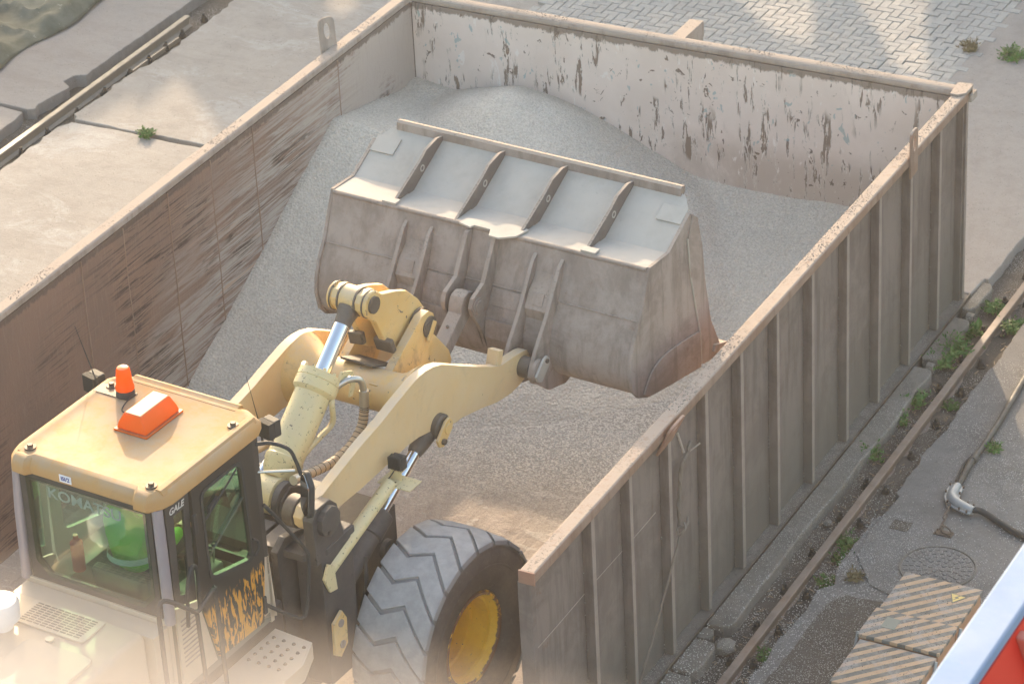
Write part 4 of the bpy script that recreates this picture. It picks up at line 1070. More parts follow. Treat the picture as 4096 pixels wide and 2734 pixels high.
# --- tilt cylinder
A0, A1 = Vector((0, -.60, 1.985)), Vector((0, .60, 3.0)); d = (A1-A0).normalized(); Lc = (A1-A0).length
def on(t): return A0 + d*t
tc = part(MB().lathe([(.13, .10), (.20, .135), (.24, .138), (.25, .145), (.29, .145), (.30, .136), (.80, .136), (.81, .15), (.83, .165), (.90, .165), (.905, .16), (.91, .165), (.965, .163), (.975, .12)], A0, d, 36), 'tilt_cylinder', 'cyl', None, 0)
for k in range(10):
    a = 2*math.pi*k/10; n1 = d.orthogonal().normalized(); n2 = d.cross(n1)
    p = on(.972) + (n1*math.cos(a)+n2*math.sin(a))*.138
    part(MB().cyl(p-d*.01, p+d*.014, .014, n=6), 'gland_bolt', 'cyl', tc, 0)
part(MB().cyl(on(.97), on(1.40), .062, n=28), 'piston_rod', 'chrome', tc, 0)
part(MB().lathe([(0, .064), (.06, .068), (.10, .08), (.14, .09)], on(1.36), d, 24), 'rod_neck', 'grease', tc, 0)
part(MB().lathe([(-.075, .09), (-.065, .105), (.065, .105), (.075, .09)], A1, (1, 0, 0), 28), 'rod_eye', 'yellow', tc, 0)
part(MB().lathe([(-.10, .12), (-.09, .14), (.09, .14), (.10, .12)], A0+Vector((0, 0, .01)), (1, 0, 0), 28), 'base_eye', 'cyl', tc, 0)
for s in (-1, 1):
    part(MB().lathe([(0, .14), (.05, .14), (.06, .12), (.062, .05)], A0+Vector((s*.11, 0, 0)), (s, 0, 0), 24), 'base_boss', 'frame', tc, 0)
    part(MB().tube(spline([(s*.14, .13, 2.55), (s*.20, .20, 2.585), (s*.245, .275, 2.55), (s*.252, .30, 2.44)], 6), .026, 12), 'elbow_fitting', 'zinc', tc, 0)
    part(MB().cyl((s*.252, .30, 2.455), (s*.252, .288, 2.30), .037, n=16), 'crimp_sleeve', 'zinc', tc, 0)
# bracket and steel tube on the cylinder
b = MB(); bs = on(.90)
b.tube(spline([bs+Vector((.13, -.02, -.10)), bs+Vector((.15, -.05, -.13)), (.13, .05, 2.28), (.12, -.08, 2.24), (.12, -.22, 2.22), (.10, -.32, 2.17)], 6), .022, 10)
part(b, 'steel_pipe', 'cyl', tc, 0)
part(MB().prism([(.16, 2.66), (.30, 2.60), (.33, 2.50), (.27, 2.40), (.23, 2.41), (.26, 2.50), (.22, 2.57), (.12, 2.61)], .155, .170, 'x'), 'pipe_bracket', 'cyl', tc, .003)
# spiral wrapped hose
hp = spline([(.252, .292, 2.34), (.252, .28, 2.28), (.252, .235, 2.18), (.25, .10, 2.10), (.25, -.12, 2.085), (.25, -.32, 2.12), (.25, -.52, 2.17)], 10)
hs = part(MB().tube(hp, .036, 12), 'hydraulic_hose', 'hose', None, 0)
b = MB()
for i in range(3, len(hp)-3, 3):
    dd = (hp[i+1]-hp[i-1]).normalized(); b.lathe([(-.003, .0355), (-.003, .038), (.003, .038), (.003, .0355)], hp[i], dd, 12)
part(b, 'wrap_groove', 'grease', hs, 0, kind='stuff')
part(MB().cyl((.25, -.50, 2.165), (.25, -.63, 2.20), .036, n=16), 'hose_end', 'zinc', hs, 0)
hp2 = spline([(-.27, .28, 2.42), (-.27, .24, 2.28), (-.26, .05, 2.18), (-.25, -.25, 2.16), (-.25, -.52, 2.2)], 8)
part(MB().tube(hp2, .030, 10), 'hydraulic_hose', 'hose', None, 0)

# --- lift cylinders
for s in (-1, 1):
    pA, pB = Vector((s*.54, .71, 2.03)), Vector((s*.54, -.95, 1.16)); dd = (pB-pA).normalized()
    lc = part(MB().lathe([(.80, .09), (.82, .105), (1.0, .105), (1.01, .092), (1.80, .092)], pA, dd, 28), 'lift_cylinder', 'frame', None, 0)
    part(MB().cyl(pA+dd*.16, pA+dd*.83, .045, n=24), 'piston_rod', 'chrome', lc, 0)
    part(MB().lathe([(.02, .06), (.10, .082), (.16, .075), (.24, .060), (.27, .052)], pA, dd, 20), 'rod_end', 'grease', lc, 0)
    part(MB().lathe([(-.06, .085), (-.05, .10), (.10, .10), (.115, .085)], pA+Vector((0, 0, 0)), (s, 0, 0), 24), 'rod_eye', 'grease', lc, 0)
    rot = Matrix.Rotation(R(-48), 3, 'X'); q = [rot @ Vector((0, a, c)) for a, c in ((-.06, -.13), (.0, -.155), (.05, -.13), (.062, .03), (.03, .075), (-.03, .08), (-.06, .03))]
    kp = part(MB().prism([(pA.y+v.y*1.0, pA.z+v.z) for v in q], s*.665, s*.69, 'x'), 'keeper_plate', 'yellow', lc, .005)
    part(MB().cyl((s*.69, pA.y, pA.z), (s*.70, pA.y, pA.z), .042, n=20), 'pin_end', 'yellow', kp, .003)
    part(MB().cyl((s*.69, pA.y-.075, pA.z-.07), (s*.715, pA.y-.075, pA.z-.07), .024, n=6), 'keeper_bolt', 'grease', kp, 0)
    if s > 0:
        gt = part(MB().cyl((.70, -.95, 1.72), (.70, -.08, 2.0), .052, n=20), 'guard_tube', 'cyl', None, 0)
        part(MB().prism([(-1.03, 1.74), (-.97, 1.60), (-.88, 1.58), (-.90, 1.79), (-.97, 1.84)], .735, .755, 'x'), 'tube_foot', 'cyl', gt, .004)
        part(MB().bounds(.60, .88, -.10, .06, 1.985, 1.995), 'lamp_shelf', 'cyl', gt, .002)
        b = MB(); b.strip([(-.10, 2.0), (-.02, 2.0), (-.01, 2.065), (.05, 2.07)], .006, .66, .76)
        part(b, 'lamp_clip', 'cyl', gt, 0)
        b = MB()
        for x in np.linspace(.66, .76, 9): b.bounds(x-.002, x+.002, -.035, .03, 2.085, 2.185)
        b.bounds(.665, .765, -.01, .055, 2.08, 2.18)
        part(b, 'work_lamp', 'rubberdark', gt, .003)
        part(MB().tube(spline([(.70, 0, 2.08), (.68, -.05, 2.03), (.66, -.07, 2.01), (.70, -.08, 2.0), (.74, -.06, 2.01)]), .005, 6), 'lamp_lead', 'rubberdark', gt, 0)
# --- front frame
b = MB()
b.bounds(-.42, .42, -1.15, .35, .55, 1.50)
for s in (-1, 1):
    b.prism([(-1.12, .9), (-1.16, 1.95), (-1.05, 2.02), (-.93, 2.0), (-.60, 1.93), (-.50, 1.5), (-.2, .7)], s*.40, s*.46, 'x')
    b.prism([(-1.05, 1.85), (-1.06, 2.22), (-1.0, 2.30), (-.84, 2.30), (-.76, 2.22), (-.70, 1.90)], s*.63, s*.72, 'x')
    b.prism([(-.85, 1.60), (-.70, 2.04), (-.58, 2.10), (-.46, 2.04), (-.30, 1.55)], s*.13, s*.19, 'x')
part(b, 'front_frame', 'frame', None, .008)
ff = [o for o in LD.children if o.name.startswith('front_frame')][0]
part(MB().prism([(.24, -.56), (.72, -.58), (.73, -.93), (.62, -1.08), (.24, -1.10)], 1.88, 1.94, 'z'), 'pivot_plate', 'frame', ff, .006)
part(MB().bounds(.50, .72, -1.0, -.62, .80, 1.878), 'frame_column', 'frame', ff, .01)
part(MB().prism([(-.23, 1.88), (-.42, 1.95), (.0, 2.03)], .1, .2, 'x') if False else MB().bounds(-.38, .2, -1.12, -.80, 1.86, 1.93), 'pivot_plate', 'frame', ff, .006)
for s in (-1, 1):
    part(MB().lathe([(0, .115), (.05, .115), (.056, .105), (.06, .05)], (s*.715, -.905, 2.165), (s, 0, 0), 10), 'pivot_cap', 'frame', ff, 0)
    part(MB().cyl((s*.77, -.95, 2.10), (s*.785, -.95, 2.10), .016, n=6), 'cap_bolt', 'bolt', ff, 0)
    part(MB().cyl((0, 0, .79), (s*1.0, 0, .79), .17, .14, n=20), 'axle', 'frame', None, 0)
part(MB().prism([(-1.01, 1.36), (-.90, 1.42), (-.85, 1.33), (-.86, 1.12), (-.95, 1.05), (-1.02, 1.1)], .765, .79, 'x'), 'tow_plate', 'yellow', ff, .004)
for (y, z) in ((-.93, 1.33), (-.93, 1.15)): part(MB().cyl((.79, y, z), (.80, y, z), .03, n=14), 'plate_boss', 'bucket', ff, 0)
for k, (x, y, z) in enumerate(((.55, -.5, 1.35), (.62, -.35, 1.2), (.5, -.6, 1.1))):
    part(MB().tube(spline([(x, y, z+.3), (x+.05, y-.08, z+.1), (x, y-.1, z-.1), (x-.08, y, z-.25)]), .018, 8), 'frame_hose', 'rubberdark', ff, 0)
# front fenders' towing ear
part(MB().lathe([(-.02, .08), (.02, .08), (.02, .045), (-.02, .045)], (.56, .02, 1.33), (1, 0, 0), 20, closed=True), 'lifting_eye', 'frame', ff, 0)

# --- wheels
def make_wheel(x, y):
    s = 1 if x > 0 else -1
    t = bpy.data.objects.new('wheel', None); COL.objects.link(t); t.parent = LD; t.location = (x, y, .775)
    b = MB()
    # carcass; +x is the outer side before mirroring
    pr = [(-.24, .36), (-.29, .42), (-.315, .52), (-.32, .60), (-.315, .67), (-.30, .715), (-.285, .742), (-.2, .760), (0, .765), (.2, .760), (.285, .742), (.30, .715), (.315, .67), (.32, .60), (.315, .52), (.29, .42), (.24, .36)]
    b.lathe([(s*p[0], p[1]) for p in pr], (0, 0, 0), (1, 0, 0), 96, closed=True)
    N = 21
    def zig(u):   # u -1..1 across the tread, offset in pitches
        return np.interp(u, [-1, -.38, .18, 1], [.50, .02, .36, -.80])
    us = np.array([-1, -.9, -.7, -.5, -.38, -.2, -.07, .0, .18, .3, .5, .7, .9, 1])
    def rr(u): return .79 - .022*abs(u)**3
    for i in range(N):
        grid = []
        for u in us:
            if abs(u-.0) < .03 and False: continue
            for f in (.075, .925):
                th = (i + f + zig(u))*2*math.pi/N
                grid.append((u, th))
        vs = []
        for lvl in (0, 1):
            for (u, th) in grid:
                r_ = rr(u) if lvl else .745-.01*abs(u)**2
                xx = s*u*(.300 if lvl else .312)
                vs.append((xx, r_*math.sin(th), r_*math.cos(th)))
        n = len(us); m = 2*n
        fs = []
        for k in range(n-1):
            fs.append((m+2*k, m+2*k+1, m+2*k+3, m+2*k+2))
            fs.append((2*k, 2*k+2, m+2*k+2, m+2*k)); fs.append((2*k+1, m+2*k+1, m+2*k+3, 2*k+3))
        fs.append((0, m, m+1, 1)); fs.append((m-2, m-1, 2*m-1, 2*m-2))
        b.add(vs, fs)
    ty = b.build('tyre', 'tyre', t, bevel=.006, angle=30)
    # raised ring on the sidewall
    MB().lathe([(s*.312, .60), (s*.322, .595), (s*.322, .585), (s*.312, .58)], (0, 0, 0), (1, 0, 0), 96, closed=True).build('sidewall_ring', 'tyre', t)
    pr = [(-.24, .33), (-.22, .37), (.20, .37), (.255, .378), (.27, .365), (.265, .345), (.235, .335), (.20, .322), (.19, .303), (.05, .298), (.04, .275), (-.05, .268), (-.075, .24), (-.07, .15), (-.01, .135), (.0, .12), (.0, .02)]
    rm = MB().lathe([(s*p[0], p[1]) for p in pr], (0, 0, 0), (1, 0, 0), 64).build('rim', 'rim', t, angle=40)
    for k in range(14):
        a = 2*math.pi*k/14
        MB().cyl((s*-.075, .19*math.cos(a), .19*math.sin(a)), (s*-.045, .19*math.cos(a), .19*math.sin(a)), .015, n=6).build('wheel_nut', 'bolt', rm)
    return t
wF = make_wheel(1.03, 0); make_wheel(-1.03, 0); make_wheel(1.03, -3.25); make_wheel(-1.03, -3.25)

# --- cab
cab = bpy.data.objects.new('cab', None); COL.objects.link(cab); cab.parent = LD
def rrect(x0, x1, y0, y1, r, n=4):
    out = []
    for (cx, cy, a0) in ((x1-r, y1-r, 0), (x0+r, y1-r, 90), (x0+r, y0+r, 180), (x1-r, y0+r, 270)):
        for k in range(n+1):
            a = R(a0 + 90*k/n); out.append((cx + r*math.cos(a), cy + r*math.sin(a)))
    return out
# roof: stepped outline with corner lobes at the rear
def roof_outline(e=0.0):
    return [(.62+e, -2.52), (.64+e, -2.44), (.64+e, -1.48), (.60+e, -1.40+e), (.50, -1.36+e), (-.50, -1.36+e), (-.60-e, -1.40+e), (-.64-e, -1.48), (-.64-e, -2.44), (-.62-e, -2.52), (-.56, -2.60-e), (-.46, -2.605-e), (-.43, -2.565-e), (.43, -2.565-e), (.46, -2.605-e), (.56, -2.60-e)]
b = MB(); rings = [(roof_outline(-.01), 3.13), (roof_outline(.012), 3.145), (roof_outline(.012), 3.20), (roof_outline(-.02), 3.25), (roof_outline(-.055), 3.262), (roof_outline(-.075), 3.255)]
vs = []
for o_, z in rings: vs += [(p[0], p[1], z) for p in o_]
n = 16; fs = [(i*n+k, i*n+(k+1) % n, (i+1)*n+(k+1) % n, (i+1)*n+k) for i in range(len(rings)-1) for k in range(n)]
fs += [tuple(range(n))[::-1], tuple(range((len(rings)-1)*n, len(rings)*n))]
b.add(vs, fs); roof = b.build('cab_roof', 'roof', cab, bevel=.012, angle=40)
b = MB(); b.prism([(-1.335, 3.20), (-1.35, 3.262), (-1.375, 3.272), (-1.40, 3.262), (-1.44, 3.257)], -.46, .44, 'x')
b.build('roof_ridge', 'roof', roof, bevel=.006)
b = MB(); b.prism([(.555, 3.257), (.565, 3.268), (.61, 3.268), (.63, 3.23)], -2.5, -1.45, 'y'); b.build('roof_ridge', 'roof', roof, bevel=.005)
for (x, y) in ((-.52, -1.56), (.54, -1.60), (-.51, -2.46), (.51, -2.47)):
    bo = MB().cyl((x, y, 3.255), (x, y, 3.268), .040, n=20).build('roof_bolt', 'bolt', roof)
    MB().cyl((x, y, 3.268), (x, y, 3.288), .020, n=6).build('bolt_head', 'bolt', bo)
MB().bounds(-.60, -.30, -1.665, -1.555, 3.256, 3.262).build('beacon_plate', 'bolt', roof)
bc = MB().lathe([(0, .068), (.045, .064), (.05, .06)], (-.36, -1.61, 3.262), (0, 0, 1), 28).build('beacon_base', 'rubberdark', roof)
MB().lathe([(0, .066), (.02, .066), (.03, .060), (.10, .054), (.15, .048), (.165, .040), (.17, .02)], (-.36, -1.61, 3.312), (0, 0, 1), 28).build('beacon_lens', 'amber2', bc)
# amber box lamp
al = MB().bounds(-.155, .125, -2.015, -1.60, 3.256, 3.270).build('lamp_base', 'amber', roof, bevel=.004)
x0, x1, y0, y1 = -.14, .11, -2.0, -1.615
lo = [(x0, y0), (x1, y0), (x1, y1), (x0, y1)]; hi = [(x0+.055, y0+.03), (x1-.055, y0+.03), (x1-.055, y1-.03), (x0+.055, y1-.03)]
vs = [(p[0], p[1], 3.2702) for p in lo] + [(p[0], p[1], 3.315) for p in [(x0+.012, y0+.008), (x1-.012, y0+.008), (x1-.012, y1-.008), (x0+.012, y1-.008)]] + [(p[0], p[1], 3.39) for p in hi]
fs = [(0, 3, 2, 1), (8, 9, 10, 11)] + [(i*4+k, i*4+(k+1) % 4, (i+1)*4+(k+1) % 4, (i+1)*4+k) for i in range(2) for k in range(4)]
MB().add(vs, fs).build('amber_box_lamp', 'amber', al, bevel=.012)
MB().tube(spline([(-.27, -1.66, 3.30), (-.28, -1.74, 3.262), (-.24, -1.80, 3.262), (-.16, -1.80, 3.262)]), .005, 6).build('lamp_lead', 'rubberdark', roof)
# rear sticker
stk = MB().box((-.13, -2.578, 3.185), (.10, .004, .055)).build('sticker', 'sticker', roof)
text('ISI/2', .042, 'sticker_print', 'ink', (-.13, -2.5815, 3.185), (1, 0, 0), (0, 0, 1), stk)
# posts and panels (z 1.68 .. 3.13); x half-width .60 rear, side at .62
def slab_box(x0, x1, y0, y1, z0, z1, name, mat, par=cab, bev=.006): return MB().bounds(x0, x1, y0, y1, z0, z1).build(name, mat, par, bevel=bev)
for s in (-1, 1):
    MB().tube([(s*.585, -2.53, 3.14), (s*.60, -2.545, 2.8), (s*.605, -2.55, 2.5), (s*.61, -2.555, 2.26)], .038, 14).build('rear_pillar', 'pillar', cab)
# rear wall: lower panel in cream, window frame black
fr = [(-.55, 2.28), (.55, 2.28), (.55, 3.13), (-.55, 3.13)]
gl = [(-.50, 2.44), (-.40, 2.33), (.42, 2.33), (.52, 2.44), (.52, 3.10), (-.50, 3.10)]
def framed(outer, inner, a, bb, axis, name, mat, par):
    bm = bmesh.new()
    def P(p, t): return {'x': (t, p[0], p[1]), 'y': (p[0], t, p[1])}[axis]
    keep = []
    for t in (a, bb):
        A_ = [bm.verts.new(P(p, t)) for p in outer]; B_ = [bm.verts.new(P(p, t)) for p in inner]
        e = [bm.edges.new((A_[i], A_[(i+1) % len(A_)])) for i in range(len(A_))] + [bm.edges.new((B_[i], B_[(i+1) % len(B_)])) for i in range(len(B_))]
        bmesh.ops.triangle_fill(bm, use_beauty=True, edges=e); keep.append((A_, B_))
    for P0, Q0 in zip(keep[0], keep[1]):
        for i in range(len(P0)): bm.faces.new((P0[i], P0[(i+1) % len(P0)], Q0[(i+1) % len(P0)], Q0[i]))
    bmesh.ops.recalc_face_normals(bm, faces=bm.faces)
    me = bpy.data.meshes.new(name); bm.to_mesh(me); bm.free(); me.materials.append(M_[mat])
    o = bpy.data.objects.new(name, me); COL.objects.link(o); o.parent = par; return o
framed(fr, [(p[0]*.93+.0, p[1]*.94+.165) for p in gl], -2.56, -2.54, 'y', 'rear_frame', 'black', cab)
rg = MB().prism([(p[0]*.985, p[1]) for p in gl], -2.568, -2.562, 'y').build('rear_window', 'glass', cab, smooth=False)
text('KOMATSU', .115, 'window_lettering', 'frost', (.0, -2.5695, 3.02), (1, 0, -.03), (0, 0, 1), rg, .0004, width=1.15)
slab_box(-.60, .60, -2.57, -2.53, 1.75, 2.275, 'rear_panel', 'cream')
# right side: quarter panel + door; outlines in (y,z)
q_out = [(-2.50, 2.36), (-2.28, 2.29), (-2.245, 3.13), (-2.50, 3.13)]
q_in = [(-2.44, 2.42), (-2.34, 2.38), (-2.31, 3.03), (-2.42, 3.03)]
d_out = [(-2.24, 2.27), (-2.10, 1.72), (-1.60, 1.70), (-1.53, 2.19), (-1.545, 3.13), (-2.235, 3.13)]
def rnd(poly, r=.05, n=4):
    P = [Vector(p) for p in poly]; out = []
    for i, p in enumerate(P):
        a = (P[i-1]-p).normalized(); c = (P[(i+1) % len(P)]-p).normalized()
        p0, p1 = p+a*r, p+c*r
        for k in range(n+1):
            t = k/n; out.append(tuple(p0*(1-t)**2 + p*2*t*(1-t) + p1*t*t))
    return out
w_in = rnd([(-2.12, 2.38), (-1.665, 2.27), (-1.70, 3.05), (-2.13, 3.05)], .07)
w_in_b = rnd([(-2.14, 2.35), (-1.64, 2.24), (-1.675, 3.075), (-2.155, 3.075)], .08)
for s in (-1, 1):
    framed(q_out, q_in, s*.605, s*.625, 'x', 'quarter_panel', 'black' if s > 0 else 'interior2', cab)
    MB().prism([(p[0], p[1]) for p in q_in], s*.612, s*.616, 'x').build('quarter_window', 'glass', cab, smooth=False)
    dr = framed(d_out, w_in, s*.612, s*.640, 'x', 'cab_door', 'door' if s > 0 else 'interior2', cab)
    framed(w_in_b, w_in, s*.6405, s*.648, 'x', 'window_seal', 'rubberdark', dr)
    MB().prism(w_in, s*.622, s*.627, 'x').build('door_window', 'glass', dr, smooth=False)
    if s > 0:
        MB().prism([(-2.08, 2.86), (-1.98, 2.90), (-1.97, 2.94), (-2.07, 2.90)], .628, .650, 'x').build('window_latch', 'rubberdark', dr)
        MB().tube([(.645, -2.12, 2.84), (.652, -2.02, 2.90), (.652, -1.86, 2.98), (.645, -1.74, 3.03)], .007, 8).build('wiper_arm', 'rubberdark', dr)
        MB().tube([(.640, -2.13, 2.54), (.640, -1.70, 2.78)], .010, 6).build('window_bar', 'glass', dr)
        for z in (2.95, 2.80): pass
        MB().bounds(.641, .662, -2.262, -2.222, 2.80, 2.95).build('door_hinge', 'rubberdark', dr, bevel=.006)
        MB().tube(spline([(.655, -1.66, 2.42), (.67, -1.625, 2.39), (.67, -1.62, 2.33), (.655, -1.645, 2.28)]), .010, 8).build('door_handle', 'rubberdark', dr)
    # front post, cream lower corner
    MB().prism([(-1.54, 2.19), (-1.475, 2.17), (-1.47, 3.13), (-1.54, 3.13)], s*.60, s*.632, 'x').build('front_pillar', 'black', cab, bevel=.005)
    MB().prism([(-1.60, 1.70), (-1.40, 1.62), (-1.44, 2.25), (-1.465, 3.12), (-1.474, 3.12), (-1.478, 2.165), (-1.535, 2.185)], s*.585, s*.60, 'x').build('corner_panel', 'cream', cab, bevel=.003)
    MB().prism([(-2.50, 1.70), (-2.12, 1.70), (-2.26, 2.27), (-2.50, 2.34)], s*.60, s*.622, 'x').build('side_panel', 'cream', cab, bevel=.004)
    b = MB()
    for k in range(11): b.box((s*.6235, -2.38, 1.86+k*.036), (.004, .17, .012))
    b.build('louvre', 'bucket', cab)
lt = text('GALE', .066, 'side_lettering', 'decalwhite', (.6265, -2.385, 3.075), (0, 1, .0), (0, 0, 1), cab, .001, .25, 1.02)
# front windshield frame and glass
framed([(-.60, 2.0), (.60, 2.0), (.60, 3.12), (-.60, 3.12)], [(-.54, 2.08), (.54, 2.08), (.54, 3.08), (-.54, 3.08)], -1.46, -1.44, 'y', 'windshield_frame', 'black', cab)
MB().bounds(-.54, .54, -1.452, -1.448, 2.08, 3.08).build('windshield', 'glass', cab, smooth=False)
slab_box(-.60, .60, -1.47, -1.43, 1.60, 1.998, 'front_panel', 'cream')
# floor and interior
slab_box(-.60, .60, -2.53, -1.47, 1.62, 1.70, 'cab_floor', 'interior')
slab_box(-.58, -.38, -2.50, -1.60, 1.70, 2.22, 'side_console', 'interior2')
slab_box(-.55, .55, -2.52, -2.44, 1.71, 2.25, 'rear_shelf', 'interior')
b = MB(); b.tube(spline([(.0, -1.62, 1.75), (.02, -1.66, 2.1), (.05, -1.72, 2.3)]), .03, 10)
sc_ = b.build('steering_column', 'interior2', cab)
ringc = Vector((.06, -1.75, 2.36)); nrm = Vector((0, -.55, .83)).normalized(); a1 = nrm.orthogonal().normalized(); a2 = nrm.cross(a1)
MB().tube([ringc + (a1*math.cos(t)+a2*math.sin(t))*.20 for t in np.linspace(0, 2*math.pi, 33)], .016, 8, caps=False).build('steering_wheel', 'rubberdark', sc_)
st = thing('seat_dummy', None, None) if False else None
b = MB(); b.bounds(-.20, .30, -2.25, -1.85, 2.02, 2.14); seat = b.build('seat', 'interior', cab, bevel=.03)
MB().box((-.01, -2.29, 2.20), (.42, .09, .28), Matrix.Rotation(R(8), 3, 'X')).build('seat_back', 'interior', seat, bevel=.03)
slab_box(-.10, .18, -2.2, -1.95, 1.70, 2.02, 'seat_base', 'interior')
MB().bounds(.34, .46, -2.2, -1.75, 2.0, 2.24).build('lever_box', 'interior2', cab, bevel=.02)
for k, y in enumerate((-1.84, -1.80, -1.88)):
    lv = MB().cyl((.38+.03*k, y, 2.24), (.38+.03*k, y+.02, 2.36), .008, n=8).build('control_lever', 'zinc', cab)
    MB().lathe([(0, .012), (.015, .018), (.03, .012)], (.38+.03*k, y+.02, 2.355), (0, 0, 1), 10).build('lever_knob', 'rubberdark', lv)
MB().lathe([(0, .045), (.22, .045), (.25, .02), (.28, .018)], (-.36, -2.30, 2.24), (0, 0, 1), 14).build('fire_extinguisher', 'red', cab)
# left-hand parts beyond the roof: lamps on brackets, mirror arms, aerials
for (x, y, z) in ((-.80, -1.40, 3.14), (.30, -.89, 2.80)):
    t = bpy.data.objects.new('work_lamp', None); COL.objects.link(t); t.parent = cab; t.location = (x, y, z); t.rotation_euler = (0, 0, R(-12))
    b = MB()
    for k in range(10): b.bounds(-.055+k*.0122-.003, -.055+k*.0122+.003, -.07, -.02, -.065, .065)
    b.build('cooling_fin', 'rubberdark', t)
    MB().bounds(-.06, .06, -.02, .045, -.065, .065).build('lamp_housing', 'rubberdark', t, bevel=.010)
    MB().cyl((0, 0, -.065), (0, 0, -.13), .012, n=8).build('lamp_stem', 'rubberdark', t)
MB().tube(spline([(-.62, -1.42, 3.05), (-.72, -1.40, 3.06), (-.80, -1.40, 3.02)]), .014, 8).build('lamp_arm', 'rubberdark', cab)
MB().tube([(-.70, -1.45, 3.05), (-.745, -1.46, 3.2), (-.84, -1.50, 3.62)], [.008, .005, .002], 6).build('aerial', 'rubberdark', cab)
MB().tube([(.24, -.92, 2.66), (.235, -.93, 2.82), (.19, -.97, 3.22)], [.010, .004, .0015], 6).build('aerial', 'rubberdark', cab)
MB().tube(spline([(-.62, -1.55, 3.0), (-.74, -1.60, 3.02), (-.80, -1.62, 2.98), (-.82, -1.64, 2.86)]), .022, 10).build('grab_handle', 'bucket', cab)
MB().tube(spline([(.62, -1.50, 3.08), (.70, -1.42, 3.07), (.80, -1.36, 3.02), (.83, -1.33, 2.92), (.85, -1.31, 2.80)]), .014, 8).build('mirror_bracket', 'rubberdark', cab)
MB().tube([(.62, -1.50, 2.86), (.84, -1.36, 2.86)], .010, 8).build('mirror_bracket', 'zinc', cab)
# mirror: tall shell facing back
mr = bpy.data.objects.new('mirror', None); COL.objects.link(mr); mr.parent = cab; mr.location = (.88, -1.33, 2.66); mr.rotation_euler = (R(-4), R(3), R(-34))
ml = rnd([(-.075, -.15), (.02, -.19), (.085, -.14), (.09, .11), (-.02, .18), (-.08, .14)], .035)
MB().prism(ml, 0, .045, 'y').build('mirror_shell', 'rubberdark', mr, bevel=.012)
MB().prism([(p[0]*.88, p[1]*.9) for p in ml], -.004, -.001, 'y').build('mirror_glass', 'mirrorglass', mr, smooth=False)
MB().tube(spline([(.70, -1.56, 2.655), (.72, -1.50, 2.56), (.73, -1.36, 2.35), (.74, -1.20, 2.10), (.74, -1.17, 2.0), (.735, -1.20, 1.75), (.73, -1.235, 1.60), (.71, -1.28, 1.56), (.66, -1.42, 1.68), (.63, -1.56, 1.82)], 6) if True else [], .014, 8).build('handrail', 'rubberdark', cab)
MB().bounds(.632, .655, -1.60, -1.565, 1.76, 1.90).build('rail_foot', 'rubberdark', cab, bevel=.006)
hr = spline([(.72, -2.78, 1.5), (.72, -2.79, 2.40), (.72, -2.78, 2.56), (.74, -2.72, 2.58), (.80, -2.58, 2.45), (.80, -2.50, 2.38), (.80, -2.42, 2.40), (.76, -2.26, 2.40), (.76, -2.24, 2.33), (.76, -2.22, 1.55)], 6)
MB().tube(hr, .017, 8).build('handrail', 'rubberdark', cab)
MB().tube([(.80, -2.50, 2.36), (.80, -2.47, 1.5)], .015, 8).build('handrail', 'rubberdark', cab)
MB().tube(spline([(.68, -2.46, 2.20), (.70, -2.45, 2.50), (.69, -2.38, 2.62), (.68, -2.31, 2.56), (.67, -2.31, 2.25)]), .014, 8).build('handrail', 'rubberdark', cab)
# step platform with punched studs
sp = MB().prism([(.60, -1.45), (.92, -1.47), (1.02, -1.72), (1.02, -2.2), (.60, -2.2)], 1.50, 1.535, 'z').build('step_platform', 'cream', cab, bevel=.004)
MB().prism([(.60, -1.44), (.93, -1.46), (1.03, -1.71), (1.03, -2.2), (1.02, -2.2), (1.02, -1.72), (.92, -1.47), (.60, -1.45)], 1.40, 1.534, 'z').build('platform_skirt', 'cream', cab)
b = MB()
for i in range(4):
    for j in range(5):
        b.cyl((.66+i*.085, -1.54-j*.075, 1.535), (.66+i*.085, -1.54-j*.075, 1.545), .015, .010, n=10)
b.build('step_stud', 'bolt', sp, kind='stuff')
for zz in (1.05, .6): MB().bounds(.75, 1.05, -2.15, -1.75, zz, zz+.04).build('ladder_step', 'frame', cab, bevel=.004)
# --- rear body and hood
hood = MB().prism([(-5.3, 1.0), (-5.3, 1.85), (-5.1, 2.2), (-2.80, 2.30), (-2.75, 2.27), (-2.72, 1.0)], -.56, .56, 'x').build('engine_hood', 'cream', LD, bevel=.05)
slab_box(-.60, .60, -2.735, -2.575, 1.70, 2.24, 'hood_bridge', 'cream', LD)
gf = MB().prism(rnd([(-.33, -3.06), (.27, -3.06), (.27, -2.80), (-.33, -2.80)], .03), 2.292, 2.306, 'z').build('grille_panel', 'cream', hood, bevel=.003)
b = MB()
for i in range(9):
    for j in range(9):
        b.box((-.26+i*.057, -3.03+j*.025, 2.3075), (.046, .011, .003))
b.build('grille_slots', 'grease', gf, kind='stuff')
MB().prism(rnd([(-.10, -3.7), (.46, -3.7), (.46, -3.16), (-.10, -3.16)], .08), 2.275, 2.300, 'z').build('hood_hatch', 'cream', hood, bevel=.008)
hc = MB().lathe([(0, .075), (.08, .075), (.085, .125), (.20, .13), (.225, .115), (.24, .06), (.242, .01)], (-.34, -3.14, 2.27), (0, 0, 1), 28).build('air_precleaner', 'sticker', hood)
MB().cyl((.05, -3.13, 2.29), (.05, -3.13, 2.31), .03, n=16).build('filler_cap', 'zinc', hood)
MB().bounds(-.50, .50, -3.2, -1.2, .75, 1.60).build('rear_frame', 'frame', LD, bevel=.02)
for s in (-1, 1):
    MB().bounds(s*.80-.28, s*.80+.28, -4.1, -2.5, 1.66, 1.72).build('rear_fender', 'cream', LD, bevel=.02)

